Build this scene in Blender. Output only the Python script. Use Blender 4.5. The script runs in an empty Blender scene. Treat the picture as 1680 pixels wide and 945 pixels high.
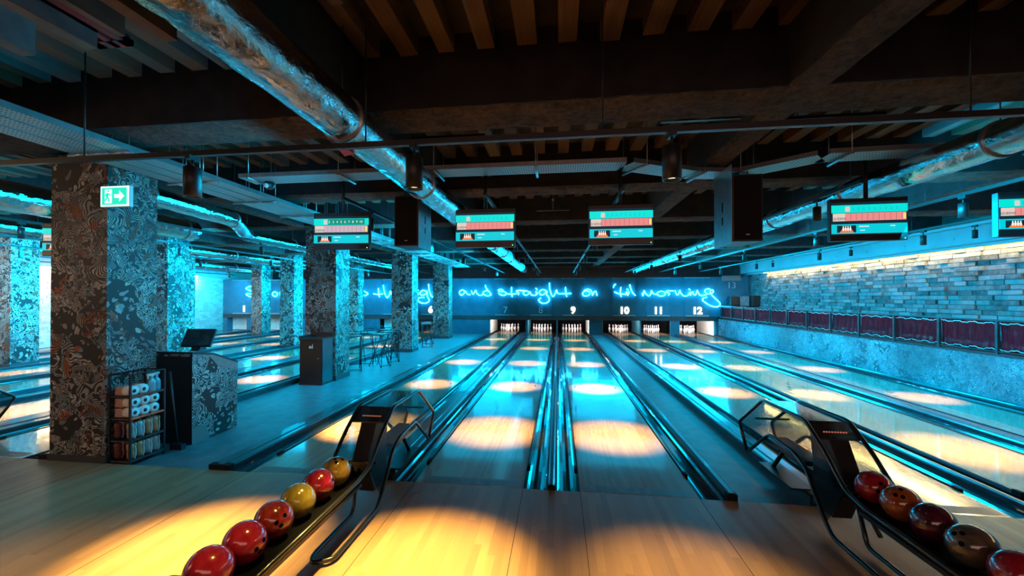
import bpy, bmesh, math, random
from mathutils import Vector, Matrix
R = random.Random(7)
PI = math.pi
SC = bpy.context.scene
COL = SC.collection

# ------------------------------------------------------------------ camera
FOC, YAW, PIT, ROL = 691.7, .13266, .00794, .00026
CAM = Vector((-.201, -3.986, 1.802))
PX, PY = 823.46, 482.79
cd = bpy.data.cameras.new('camera'); cam = bpy.data.objects.new('camera', cd); COL.objects.link(cam)
cd.sensor_fit = 'HORIZONTAL'; cd.sensor_width = 36; cd.lens = FOC / 1680 * 36
cd.shift_x = (840 - PX) / 1680; cd.shift_y = (PY - 472.5) / 1680
cd.clip_start = .05; cd.clip_end = 100
Fw = Vector((-math.sin(YAW) * math.cos(PIT), math.cos(YAW) * math.cos(PIT), math.sin(PIT)))
Rt = Vector((math.cos(YAW), math.sin(YAW), 0)); Up = Rt.cross(Fw)
R2 = Rt * math.cos(ROL) + Up * math.sin(ROL); U2 = -Rt * math.sin(ROL) + Up * math.cos(ROL)
cam.matrix_world = Matrix.Translation(CAM) @ Matrix((R2, U2, -Fw)).transposed().to_4x4()
SC.camera = cam

def on(px, py, ax, v):
    """world point seen at photo pixel (px,py) on the plane axis ax = v"""
    d = Fw + R2 * ((px - PX) / FOC) - U2 * ((py - PY) / FOC)
    return CAM + d * ((v - CAM[ax]) / d[ax])

# ------------------------------------------------------------------ materials
MATS = {}
def nt(name):
    m = bpy.data.materials.new(name); m.use_nodes = True
    n = m.node_tree.nodes; l = m.node_tree.links
    b = n['Principled BSDF']
    MATS[name] = m
    return m, n, l, b
def S(b, **k):
    for a, v in k.items():
        key = {'rough': 'Roughness', 'metal': 'Metallic', 'coat': 'Coat Weight', 'coatr': 'Coat Roughness',
               'spec': 'Specular IOR Level', 'trans': 'Transmission Weight', 'alpha': 'Alpha', 'ior': 'IOR',
               'es': 'Emission Strength'}.get(a)
        if a == 'col': b.inputs['Base Color'].default_value = (*v, 1)
        elif a == 'ec': b.inputs['Emission Color'].default_value = (*v, 1)
        else: b.inputs[key].default_value = v
def noise(n, l, vec, scale, detail=2, rough=.5, dist=0):
    t = n.new('ShaderNodeTexNoise'); t.inputs['Scale'].default_value = scale
    t.inputs['Detail'].default_value = detail; t.inputs['Roughness'].default_value = rough
    t.inputs['Distortion'].default_value = dist
    if vec is not None: l.new(vec, t.inputs['Vector'])
    return t
def coord(n): return n.new('ShaderNodeTexCoord').outputs['Object']
def geo(n): return n.new('ShaderNodeNewGeometry').outputs['Position']
def mapping(n, l, vec, sc=(1, 1, 1), loc=(0, 0, 0)):
    m = n.new('ShaderNodeMapping'); m.inputs['Scale'].default_value = sc; m.inputs['Location'].default_value = loc
    l.new(vec, m.inputs['Vector']); return m.outputs['Vector']
def ramp(n, l, fac, stops, const=False):
    r = n.new('ShaderNodeValToRGB'); e = r.color_ramp.elements
    if const: r.color_ramp.interpolation = 'CONSTANT'
    e[0].position, e[0].color = stops[0][0], (*stops[0][1], 1)
    e[1].position, e[1].color = stops[1][0], (*stops[1][1], 1)
    for p, c in stops[2:]:
        x = e.new(p); x.color = (*c, 1)
    l.new(fac, r.inputs[0]); return r.outputs[0]
def bump(n, l, b, h, strength=.3, dist=.01):
    bp = n.new('ShaderNodeBump'); bp.inputs['Strength'].default_value = strength
    bp.inputs['Distance'].default_value = dist
    l.new(h, bp.inputs['Height']); l.new(bp.outputs[0], b.inputs['Normal'])
def mth(n, l, op, a, b=None, c=None):
    m = n.new('ShaderNodeMath'); m.operation = op
    for i, v in enumerate((a, b, c)):
        if v is None: continue
        if hasattr(v, 'links'): l.new(v, m.inputs[i])
        else: m.inputs[i].default_value = v
    return m.outputs[0]
def mixc(n, l, fac, a, b, mode='MIX'):
    m = n.new('ShaderNodeMix'); m.data_type = 'RGBA'; m.blend_type = mode
    for k, v in ((0, fac), (6, a), (7, b)):
        if hasattr(v, 'links'): l.new(v, m.inputs[k])
        else: m.inputs[k].default_value = v if k == 0 else (*v, 1)
    return m.outputs[2]

def plain(name, col, rough=.5, metal=0, coat=0, var=.0, sc=20, bmp=0, spec=.5):
    m, n, l, b = nt(name); S(b, col=col, rough=rough, metal=metal, coat=coat, spec=spec)
    c = coord(n)
    t = noise(n, l, c, sc, 3)
    if var:
        k = ramp(n, l, t.outputs[0], [(.3, tuple(x * (1 - var) for x in col)), (.7, tuple(min(1, x * (1 + var)) for x in col))])
        l.new(k, b.inputs['Base Color'])
    if bmp: bump(n, l, b, t.outputs[0], bmp, .004)
    return m
def emit(name, col, st):
    m, n, l, b = nt(name); S(b, col=(0, 0, 0), ec=col, es=st, rough=.5); return m

# bowling lane / approach boards (run along Y)
def boards(name, cols, w, ln, rough, coat, coatr, spec=.5):
    m, n, l, b = nt(name)
    g = geo(n); sp = n.new('ShaderNodeSeparateXYZ'); l.new(g, sp.inputs[0])
    ix = mth(n, l, 'FLOOR', mth(n, l, 'DIVIDE', sp.outputs[0], w))
    off = n.new('ShaderNodeTexWhiteNoise'); off.noise_dimensions = '1D'; l.new(ix, off.inputs['W'])
    iy = mth(n, l, 'FLOOR', mth(n, l, 'ADD', mth(n, l, 'DIVIDE', sp.outputs[1], ln), mth(n, l, 'MULTIPLY', off.outputs[0], 7.0)))
    cb = n.new('ShaderNodeCombineXYZ'); l.new(ix, cb.inputs[0]); l.new(iy, cb.inputs[1])
    wn = n.new('ShaderNodeTexWhiteNoise'); wn.noise_dimensions = '2D'; l.new(cb.outputs[0], wn.inputs['Vector'])
    grain = noise(n, l, mapping(n, l, g, (90, 3, 1)), 1.0, 4, .6)
    big = noise(n, l, mapping(n, l, g, (1.5, .6, 1)), 1.0, 3, .6)
    f = mth(n, l, 'ADD', mth(n, l, 'MULTIPLY', wn.outputs[0], .45), mth(n, l, 'ADD', mth(n, l, 'MULTIPLY', grain.outputs[0], .35), mth(n, l, 'MULTIPLY', big.outputs[0], .25)))
    c = ramp(n, l, f, [(.2, cols[0]), (.8, cols[1])])
    l.new(c, b.inputs['Base Color'])
    S(b, rough=rough, coat=coat, coatr=coatr, spec=spec if coat > .5 else .25)
    rr = noise(n, l, mapping(n, l, g, (1.2, 1.2, 1)), 1.6, 4, .65)
    ro = n.new('ShaderNodeMapRange'); l.new(rr.outputs[0], ro.inputs[0])
    ro.inputs[1].default_value = .35; ro.inputs[2].default_value = .65
    ro.inputs[3].default_value = coatr; ro.inputs[4].default_value = coatr * 2.2
    l.new(ro.outputs[0], b.inputs['Coat Roughness'])
    return m
boards('approach_wood', ((.23, .125, .065), (.37, .215, .115)), .058, 1.1, .42, .22, .3)
boards('lane_wood', ((.24, .135, .075), (.36, .21, .12)), .0265, 1.6, .25, 1.0, .05)
boards('kerb_wood', ((.10, .06, .04), (.18, .11, .07)), .05, 1.2, .45, .2, .2)

# doodle mural (pillars, desk, low wall)
def doodle(name, k=1.0, dark=(.012, .012, .014), pal=((.30, .29, .27), (.42, .38, .32), (.38, .14, .06), (.10, .22, .25), (.22, .22, .23)), line=.56, contrast=1):
    m, n, l, b = nt(name)
    g = mapping(n, l, geo(n), (k, k, k))
    warp = noise(n, l, g, 2.0, 2, .5)
    wv = n.new('ShaderNodeVectorMath'); wv.operation = 'MULTIPLY_ADD'
    l.new(warp.outputs[1], wv.inputs[0]); wv.inputs[1].default_value = (.5, .5, .5); l.new(g, wv.inputs[2])
    v1 = n.new('ShaderNodeTexVoronoi'); v1.inputs['Scale'].default_value = 3.0; l.new(wv.outputs[0], v1.inputs['Vector'])
    v2 = n.new('ShaderNodeTexVoronoi'); v2.feature = 'DISTANCE_TO_EDGE'; v2.inputs['Scale'].default_value = 3.0; l.new(wv.outputs[0], v2.inputs['Vector'])
    v4 = n.new('ShaderNodeTexVoronoi'); v4.inputs['Scale'].default_value = 9; l.new(wv.outputs[0], v4.inputs['Vector'])
    c1 = noise(n, l, g, 3.2, 1.5, .5, 2.2); c2 = noise(n, l, g, 7.5, 1, .5, 1.6)
    sc = n.new('ShaderNodeSeparateColor'); l.new(v1.outputs['Color'], sc.inputs[0])
    ring = mth(n, l, 'GREATER_THAN', mth(n, l, 'FRACT', mth(n, l, 'MULTIPLY', v1.outputs['Distance'], mth(n, l, 'MULTIPLY_ADD', sc.outputs[0], 9, 5))), .5)
    curl = mth(n, l, 'GREATER_THAN', mth(n, l, 'FRACT', mth(n, l, 'MULTIPLY', c1.outputs[0], 13)), .52)
    fine = mth(n, l, 'GREATER_THAN', mth(n, l, 'FRACT', mth(n, l, 'MULTIPLY', c2.outputs[0], 9)), .5)
    blob = mth(n, l, 'LESS_THAN', v4.outputs['Distance'], .36)
    solid = mth(n, l, 'GREATER_THAN', c1.outputs[0], line)
    def sel(k, a_, b_):
        return mth(n, l, 'ADD', mth(n, l, 'MULTIPLY', a_, k), mth(n, l, 'MULTIPLY', b_, mth(n, l, 'SUBTRACT', 1, k)))
    p1 = mth(n, l, 'GREATER_THAN', sc.outputs[0], .72); p2 = mth(n, l, 'GREATER_THAN', sc.outputs[1], .6); p3 = mth(n, l, 'GREATER_THAN', sc.outputs[2], .72)
    mask = sel(p1, ring, sel(p2, fine, sel(p3, blob, curl)))
    mask = mth(n, l, 'MULTIPLY', mask, mth(n, l, 'SUBTRACT', 1, mth(n, l, 'MULTIPLY', solid, mth(n, l, 'LESS_THAN', c2.outputs[0], .5))))
    wn = n.new('ShaderNodeTexWhiteNoise'); wn.noise_dimensions = '3D'; l.new(v4.outputs['Color'], wn.inputs['Vector'])
    st = [(i / len(pal), c) for i, c in enumerate(pal)]
    base = ramp(n, l, wn.outputs[0], st, True)
    big = ramp(n, l, noise(n, l, g, .55, 2).outputs[0], [(.35, (.45, .45, .45)), (.6, (1, 1, 1))])
    l.new(mixc(n, l, mask, dark, mixc(n, l, 1.0, base, big, 'MULTIPLY')), b.inputs['Base Color']); S(b, rough=.55, spec=.35)
    return m
doodle('doodle_pillar', 1.15, pal=((.40, .38, .36), (.50, .45, .38), (.40, .10, .04), (.22, .32, .34), (.30, .29, .30), (.46, .45, .44), (.16, .16, .165), (.36, .33, .3)))
doodle('doodle_desk', 1.5, line=.62, pal=((.5, .5, .48), (.42, .42, .4), (.5, .5, .5), (.3, .32, .33), (.46, .46, .44)))
doodle('doodle_wall', 1.7, line=.68, dark=(.03, .07, .09), pal=((.24, .38, .44), (.18, .30, .36), (.30, .42, .46), (.12, .24, .30), (.22, .36, .40)))  # bluish palette carries some of the cyan light on the low wall

plain('black_metal', (.014, .017, .02), .42, .4, bmp=.05, sc=60)
plain('black_plastic', (.008, .010, .012), .4, 0, .05, bmp=.04, sc=80)
plain('frame_tube', (.03, .032, .035), .28, .7, .5)
plain('gutter_plastic', (.035, .045, .052), .16, .55, .9, var=.25, sc=3)
plain('capping', (.05, .06, .07), .3, .5, .25, var=.2, sc=4)
plain('rubber', (.008, .008, .009), .8, spec=.2)
plain('galvanised', (.42, .43, .44), .32, .85, 0, var=.15, sc=9)
plain('aisle_floor', (.085, .115, .13), .42, 0, 0, var=.25, sc=6, bmp=.05)
plain('mask_paint', (.03, .125, .18), .95, 0, 0, var=.12, sc=3, spec=.08)
plain('dark_paint', (.025, .03, .035), .6, var=.2, sc=3)
plain('ledge_paint', (.25, .33, .38), .35)
plain('plaster', (.20, .28, .32), .7, var=.08, sc=2, bmp=.05)  # blue tint holds part of the cyan light on the bulkhead
plain('plaster_left', (.42, .38, .35), .7, var=.15, sc=2)
plain('concrete_slab', (.02, .018, .018), .85, var=.4, sc=5, bmp=.4)
plain('pin_white', (.82, .82, .84), .22, 0, .5)
plain('pin_red', (.5, .02, .02), .3)
plain('pale_curtain', (.55, .55, .52), .8, var=.15, sc=8)
plain('rubber_black', (.004, .004, .005), .9, spec=.04)
plain('hood_panel', (.02, .022, .026), .12, .1, .8)
plain('pinkish_board', (.28, .17, .16), .6, var=.1)
plain('desk_plinth', (.16, .15, .15), .6)
plain('white_plastic', (.62, .62, .6), .4)
plain('paper_white', (.75, .74, .72), .9, var=.04, sc=60, bmp=.2)
plain('cardboard_core', (.03, .022, .018), .9)
plain('towel_pink_lit', (.45, .27, .24), .9, var=.25, sc=70, bmp=.4)  # pink light on the towels is put into their colour
plain('shoe_tan', (.42, .19, .09), .45, 0, .2, var=.3, sc=14)
plain('shoe_grey', (.28, .26, .25), .5, var=.2, sc=14)
plain('shoe_red', (.16, .03, .03), .45, 0, .2, var=.3, sc=14)
plain('shoe_sole', (.5, .47, .42), .6)
plain('bottle_blue', (.16, .38, .44), .25, 0, .4)
plain('clear_hem', (.55, .60, .62), .25, 0, .6)
plain('number_unlit', (.55, .70, .75), .5)
plain('sign_white', (.8, .8, .78), .5)
plain('red_metal', (.28, .045, .04), .5, .2)
plain('dull_wood', (.13, .085, .065), .7, var=.3, sc=5)
plain('joist_face', (.10, .12, .125), .75, var=.35, sc=4, bmp=.2)
plain('strap_red', (.5, .02, .015), .5)
emit('neon', (.02, .56, 1.0), 42)
emit('lit_number', (1, .86, .72), 3.2)
emit('lamp_face', (1, .83, .52), 5)
emit('led_strip', (1, .62, .20), 150)
emit('led_green', (.1, 1, .3), 3)
emit('led_red', (1, .05, .05), 2)
emit('scr_cyan', (0, .78, .70), 1.0)
emit('scr_cyan_low', (0, .62, .72), 1.0)
emit('scr_green', (.0, .30, .20), 1.0)
emit('scr_pink', (.85, .27, .26), 1.0)
emit('scr_mauve', (.62, .45, .52), 1.0)
emit('scr_cell', (.75, .62, .55), 1.0)
emit('scr_yellow', (1, .75, .2), 1.0)
emit('scr_orange', (.95, .18, .02), 1.0)
emit('scr_white', (.85, .9, .9), 1.0)
emit('scr_navy', (.002, .02, .035), 1.0)
emit('scr_dark', (.05, .03, .03), 1.0)
emit('exit_green', (.0, .55, .36), 1.6)
emit('exit_white', (.55, 1, .85), 1.7)
emit('text_orange', (.6, .16, .1), .7)

# wood ribs with per-plank colour
m, n, l, b = nt('rib_wood')
g = geo(n); sp = n.new('ShaderNodeSeparateXYZ'); l.new(g, sp.inputs[0])
ix = mth(n, l, 'FLOOR', mth(n, l, 'DIVIDE', sp.outputs[0], .165)); iy = mth(n, l, 'FLOOR', mth(n, l, 'DIVIDE', sp.outputs[1], 2.6))
cb = n.new('ShaderNodeCombineXYZ'); l.new(ix, cb.inputs[0]); l.new(iy, cb.inputs[1])
wn = n.new('ShaderNodeTexWhiteNoise'); l.new(cb.outputs[0], wn.inputs['Vector'])
gr = noise(n, l, mapping(n, l, g, (40, 2, 10)), 1, 4, .6)
c1 = ramp(n, l, wn.outputs[0], [(0, (.12, .065, .04)), (.4, (.17, .09, .052)), (.8, (.14, .085, .06)), (.93, (.17, .18, .18))])
c2 = mixc(n, l, .5, c1, ramp(n, l, gr.outputs[0], [(.3, (.25, .25, .25)), (.7, (1, 1, 1))]), 'MULTIPLY')
l.new(c2, b.inputs['Base Color']); S(b, rough=.75)
# sprayed fireproofing
m, n, l, b = nt('sprayed_coating')
t = noise(n, l, geo(n), 16, 6, .75); t2 = noise(n, l, geo(n), 2.2, 3)
c1 = ramp(n, l, t.outputs[0], [(.3, (.03, .025, .022)), (.7, (.15, .105, .085))])
c2 = mixc(n, l, .6, c1, ramp(n, l, t2.outputs[0], [(.35, (.35, .35, .35)), (.65, (1, 1, 1))]), 'MULTIPLY')
l.new(c2, b.inputs['Base Color']); S(b, rough=.95, spec=.2); bump(n, l, b, t.outputs[0], 1, .05)
plain('beam_side', (.011, .012, .014), .9, var=.5, sc=6, bmp=.6)
# crinkled foil duct
m, n, l, b = nt('foil')
S(b, col=(.74, .74, .74), metal=1, rough=.09)
t = noise(n, l, mapping(n, l, geo(n), (1, .55, 1)), 16, 5, .62, .6); v = n.new('ShaderNodeTexVoronoi'); v.inputs['Scale'].default_value = 9
l.new(geo(n), v.inputs['Vector'])
h = mth(n, l, 'ADD', t.outputs[0], mth(n, l, 'MULTIPLY', v.outputs[0], .5))
bump(n, l, b, h, .32, .03)
# perforated tray: dark slots in galvanised steel
m, n, l, b = nt('tray_perforated')
sp = n.new('ShaderNodeSeparateXYZ'); l.new(coord(n), sp.inputs[0])
fx = mth(n, l, 'FRACT', mth(n, l, 'DIVIDE', sp.outputs[0], .028)); fy = mth(n, l, 'FRACT', mth(n, l, 'DIVIDE', sp.outputs[1], .05))
hole = mth(n, l, 'MULTIPLY', mth(n, l, 'LESS_THAN', fx, .42), mth(n, l, 'LESS_THAN', fy, .55))
l.new(mixc(n, l, hole, (.5, .5, .49), (.02, .02, .02)), b.inputs['Base Color'])
S(b, metal=.35, rough=.45)
# bricks (colour by brick position)
def bricks(name, lo, hi):
    m, n, l, b = nt(name)
    gn = n.new('ShaderNodeNewGeometry')
    t = noise(n, l, geo(n), 9, 5, .65)
    f = mth(n, l, 'ADD', mth(n, l, 'MULTIPLY', gn.outputs['Random Per Island'], .4), mth(n, l, 'MULTIPLY', t.outputs[0], .6))
    l.new(ramp(n, l, f, [(.25, lo), (.7, hi)]), b.inputs['Base Color']); S(b, rough=.85, spec=.3)
    bump(n, l, b, t.outputs[0], .6, .02)
plain('mortar', (.07, .065, .06), .9, var=.3, sc=10, bmp=.3)
bricks('brick_right', (.05, .055, .06), (.22, .23, .24))
bricks('brick_left', (.33, .28, .26), (.52, .45, .42))
# red translucent vinyl sheeting, wrinkled and glossy
m, n, l, b = nt('red_vinyl')
n.remove(b); o = n['Material Output']
t = noise(n, l, mapping(n, l, geo(n), (1, 9, .7)), 1.6, 3, .5, .8); t2 = noise(n, l, geo(n), 9, 3)
bp = n.new('ShaderNodeBump'); bp.inputs['Strength'].default_value = .6; bp.inputs['Distance'].default_value = .05
l.new(mth(n, l, 'ADD', t.outputs[0], mth(n, l, 'MULTIPLY', t2.outputs[0], .25)), bp.inputs['Height'])
tl = n.new('ShaderNodeBsdfTranslucent'); tl.inputs[0].default_value = (.42, .008, .03, 1)
df = n.new('ShaderNodeBsdfDiffuse'); df.inputs[0].default_value = (.24, .006, .02, 1)
gl = n.new('ShaderNodeBsdfGlossy'); gl.inputs['Roughness'].default_value = .12
m1 = n.new('ShaderNodeMixShader'); m1.inputs[0].default_value = .5; l.new(tl.outputs[0], m1.inputs[1]); l.new(df.outputs[0], m1.inputs[2])
fr = n.new('ShaderNodeFresnel'); fr.inputs[0].default_value = 1.45; l.new(bp.outputs[0], fr.inputs['Normal']); l.new(bp.outputs[0], gl.inputs['Normal'])
m2 = n.new('ShaderNodeMixShader'); l.new(fr.outputs[0], m2.inputs[0]); l.new(m1.outputs[0], m2.inputs[1]); l.new(gl.outputs[0], m2.inputs[2]); l.new(m2.outputs[0], o.inputs[0])
# smoked acrylic
m, n, l, b = nt('smoked_acrylic')
n.remove(b); o = n['Material Output']
gl = n.new('ShaderNodeBsdfGlossy'); gl.inputs[0].default_value = (.9, .95, 1, 1); gl.inputs['Roughness'].default_value = .06
tr = n.new('ShaderNodeBsdfTransparent'); tr.inputs[0].default_value = (.52, .57, .58, 1)
mx = n.new('ShaderNodeMixShader'); fr = n.new('ShaderNodeLayerWeight'); fr.inputs[0].default_value = .5
fa = mth(n, l, 'MULTIPLY_ADD', mth(n, l, 'POWER', fr.outputs['Facing'], 4), .10, .02)
l.new(fa, mx.inputs[0]); l.new(tr.outputs[0], mx.inputs[1]); l.new(gl.outputs[0], mx.inputs[2]); l.new(mx.outputs[0], o.inputs[0])
# bowling balls
def ballmat(name, c1, c2, sc=5):
    m, n, l, b = nt(name)
    t = noise(n, l, coord(n), sc * 2, 4, .6, 1.5)
    l.new(ramp(n, l, t.outputs[0], [(.35, c1), (.65, c2)]), b.inputs['Base Color']); S(b, rough=.16, coat=.8, coatr=.06)
ballmat('ball_crimson', (0.279, 0.007, 0.019), (0.384, 0.019, 0.037))
ballmat('ball_redblack', (0.136, 0.009, 0.009), (0.298, 0.031, 0.019))
ballmat('ball_olive', (0.161, 0.118, 0.012), (0.260, 0.205, 0.025))
ballmat('ball_maroon', (0.099, 0.005, 0.012), (0.260, 0.009, 0.025))
ballmat('ball_gold', (0.223, 0.124, 0.019), (0.322, 0.223, 0.031))
ballmat('ball_orange', (0.298, 0.050, 0.012), (0.409, 0.124, 0.031))
ballmat('ball_plum', (0.043, 0.009, 0.022), (0.124, 0.012, 0.028))
ballmat('ball_greybrown', (0.062, 0.062, 0.053), (0.149, 0.105, 0.062))
def M(x): return MATS[x]

BY = [-3.22, -.62, 1.97, 4.58, 7.2, 9.82, 12.42, 14.9, 17.4]
# ------------------------------------------------------------------ geometry helpers
class G:
    def __init__(s): s.b = bmesh.new()
    def box(s, x0, x1, y0, y1, z0, z1, mi=0, rot=None):
        vs = [s.b.verts.new((x, y, z)) for x in (x0, x1) for y in (y0, y1) for z in (z0, z1)]
        if rot is not None:
            M4, c = rot
            for v in vs: v.co = M4 @ (v.co - Vector(c)) + Vector(c)
        for f in ((0, 1, 3, 2), (4, 6, 7, 5), (0, 4, 5, 1), (2, 3, 7, 6), (0, 2, 6, 4), (1, 5, 7, 3)):
            s.b.faces.new([vs[i] for i in f]).material_index = mi
        return s
    def prism(s, prof, axis, a, b_, mi=0):
        """profile polygon (two coords) swept along axis from a to b"""
        def P(p, t):
            q = list(p); q.insert(axis, t); return q
        A = [s.b.verts.new(P(p, a)) for p in prof]; B = [s.b.verts.new(P(p, b_)) for p in prof]
        k = len(prof)
        for i in range(k):
            s.b.faces.new((A[i], A[(i + 1) % k], B[(i + 1) % k], B[i])).material_index = mi
        s.b.faces.new(A[::-1]).material_index = mi; s.b.faces.new(B).material_index = mi
        return s
    def strip(s, prof, axis, a, b_, th=.012):
        """open profile swept, given thickness downward (z)"""
        up = list(prof); dn = [(x, z - th) for x, z in prof][::-1]
        return s.prism(up + dn, axis, a, b_)
    def tube(s, pts, r, seg=8, closed=False, caps=True, mi=0):
        pts = [Vector(p) for p in pts]; rings = []
        k = len(pts); prev = None
        for i, p in enumerate(pts):
            if closed: d = (pts[(i + 1) % k] - pts[i - 1])
            elif i == 0: d = pts[1] - p
            elif i == k - 1: d = p - pts[-2]
            else: d = (pts[i + 1] - p).normalized() + (p - pts[i - 1]).normalized()
            d.normalize()
            if prev is None:
                u = d.orthogonal().normalized()
            else:
                u = prev - d * prev.dot(d)
                u = u.normalized() if u.length > 1e-6 else d.orthogonal().normalized()
            prev = u; w = d.cross(u)
            rr = r[i] if isinstance(r, (list, tuple)) else r
            rings.append([s.b.verts.new(p + (u * math.cos(2 * PI * j / seg) + w * math.sin(2 * PI * j / seg)) * rr) for j in range(seg)])
        for i in range(k if closed else k - 1):
            A, B = rings[i], rings[(i + 1) % k]
            for j in range(seg):
                f = s.b.faces.new((A[j], A[(j + 1) % seg], B[(j + 1) % seg], B[j])); f.smooth = True; f.material_index = mi
        if caps and not closed:
            s.b.faces.new(rings[0][::-1]).material_index = mi; s.b.faces.new(rings[-1]).material_index = mi
        return s
    def lathe(s, prof, c=(0, 0, 0), seg=16, mi=0, axis=2):
        rings = []
        def P(r, z, a):
            q = [r * math.cos(a), r * math.sin(a)]; q.insert(axis, z); return Vector(q) + Vector(c)
        for r, z in prof:
            rings.append([s.b.verts.new(P(max(r, 1e-4), z, 2 * PI * j / seg)) for j in range(seg)])
        for A, B in zip(rings, rings[1:]):
            for j in range(seg):
                f = s.b.faces.new((A[j], A[(j + 1) % seg], B[(j + 1) % seg], B[j])); f.smooth = True; f.material_index = mi
        s.b.faces.new(rings[0][::-1]).material_index = mi; s.b.faces.new(rings[-1]).material_index = mi
        return s
    def make(s, name, mats, parent=None, loc=None, bev=0, smooth=False):
        bmesh.ops.recalc_face_normals(s.b, faces=s.b.faces[:])
        me = bpy.data.meshes.new(name); s.b.to_mesh(me); s.b.free()
        for q in (mats if isinstance(mats, (list, tuple)) else [mats]): me.materials.append(M(q))
        o = bpy.data.objects.new(name, me); COL.objects.link(o)
        if parent: o.parent = parent
        if loc: o.location = loc
        if bev:
            md = o.modifiers.new('bevel', 'BEVEL'); md.width = bev; md.segments = 2; md.limit_method = 'ANGLE'
        if smooth:
            for p in me.polygons: p.use_smooth = True
        return o
def tag(o, label, cat, group=None, kind=None):
    o['label'] = label; o['category'] = cat
    if group: o['group'] = group
    if kind: o['kind'] = kind
    return o
def struct(o): o['kind'] = 'structure'; return o
def rtop(y, x=None):
    if x is not None:
        for b_ in (-2.16, 1.5, -6.0, -10.1, 5.6, -14.5):
            if b_ - .03 < x < b_ + .31: return 3.34
    for b_ in BY:
        if b_ - .02 < y < b_ + .52: return 3.335
    return 3.805
def thing(name, label, cat, loc=(0, 0, 0), rz=0, group=None):
    o = bpy.data.objects.new(name, None); COL.objects.link(o); o.location = loc; o.rotation_euler = (0, 0, rz)
    o.empty_display_size = .1
    return tag(o, label, cat, group)
def dup(root, loc, rz=None, label=None, group=None):
    r = root.copy(); COL.objects.link(r); r.location = loc
    if rz is not None: r.rotation_euler = (0, 0, rz)
    if label: r['label'] = label
    if group: r['group'] = group
    for ch in list(root.children):
        c = ch.copy(); COL.objects.link(c); c.parent = r
        for g2 in list(ch.children):
            d = g2.copy(); COL.objects.link(d); d.parent = c
    return r
def text_mesh(name, s, size, mat, parent, loc, rot=(PI / 2, 0, 0), depth=.004, bold=0, align='CENTER'):
    cu = bpy.data.curves.new(name, 'FONT'); cu.body = s; cu.size = size; cu.extrude = depth; cu.offset = bold
    cu.align_x = align; cu.align_y = 'CENTER'; cu.resolution_u = 3
    t = bpy.data.objects.new('tmp', cu); COL.objects.link(t)
    dg = bpy.context.evaluated_depsgraph_get(); dg.update()
    me = bpy.data.meshes.new_from_object(t.evaluated_get(dg)); bpy.data.objects.remove(t)
    me.materials.clear(); me.materials.append(M(mat))
    o = bpy.data.objects.new(name, me); COL.objects.link(o); o.location = loc; o.rotation_euler = rot
    if parent: o.parent = parent
    return o
ORD = ['nearest', 'second nearest', 'third nearest', 'fourth nearest', 'fifth nearest', 'sixth nearest', 'seventh nearest', 'eighth nearest', 'ninth nearest', 'tenth nearest']

# ------------------------------------------------------------------ room shell
LW = 1.054; GW = .235; YE = 18.0; YM = 17.1
LANES = {1: -18.28, 2: -16.17, 3: -13.57, 4: -11.6, 5: -9.25, 6: -7.23, 7: -3.36, 8: -1.586, 9: 0., 10: 2.44, 11: 4.03, 12: 5.80}
ZA = -.04
struct(G().box(-18.7, 9.2, -9, 0, -.2, 0).make('floor', 'approach_wood'))
struct(G().box(-18.7, 9.2, 0, 21.2, -.3, -.16).make('floor', 'dark_paint'))
struct(G().box(-18.7, 9.2, -9, 21.2, 3.97, 4.1).make('ceiling', 'concrete_slab'))
# seams in the approach
g = G()
for x in (-6.15, -5.1, -3.36, -2.306, -1.586, -.532, 0, 1.054, 2.44, 3.495, 4.03):
    g.box(x - .002, x + .002, -9, -.0, .0, .0006)
struct(g.make('trim_1', 'rubber'))
# aisle floors between the lane groups
for x0, x1, z in ((-5.935, -3.83, ZA), (1.37, 2.0, ZA), (-10.315, -9.6, ZA), (-14.885, -13.9, ZA), (-18.7, -18.515, ZA), (7.09, 7.3, ZA)):
    struct(G().box(x0, x1, 0.001, 17.3, -.16, z).make('floor', 'aisle_floor'))
# back wall, side walls
struct(G().box(-18.7, 9.2, 21.2, 21.35, -.2, 4).make('wall_back', 'dark_paint'))
struct(G().box(-18.75, -18.6, -9, 21.2, -.2, 4).make('wall_left', 'plaster_left'))
struct(G().box(8.75, 9.0, -9, 21.2, -.2, 4).make('wall_right', 'mortar'))

def brick_face(name, xf, sgn, y0, y1, z0, z1, mat, amp, seed):
    r = random.Random(seed); g = G(); h = .105; z = z0; row = 0
    while z < z1 - .03:
        y = y0 - (.17 if row % 2 else 0) - r.random() * .05
        while y < y1:
            w = .335 * (.8 + .4 * r.random()); a = max(y, y0); e = min(y + w - .016, y1)
            if e - a > .03:
                p = amp * r.random() ** 1.5 + .008
                xa, xb = (xf, xf - sgn * p)
                t = (r.random() - .5) * .012
                g.box(min(xa, xb), max(xa, xb), a, e, z + .008 + t * .3, min(z + h - .008, z1))
            y += w
        z += h; row += 1
    return struct(g.make(name, mat))
brick_face('wall_right', 8.75, 1, -2, 15.45, .7, 2.86, 'brick_right', .06, 3)
brick_face('wall_right', 8.75, 1, 15.45, 17.3, .7, 2.86, 'brick_right', .006, 5)
brick_face('wall_left', -18.6, -1, 3, 17.1, .1, 2.8, 'brick_left', .02, 4)
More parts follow.
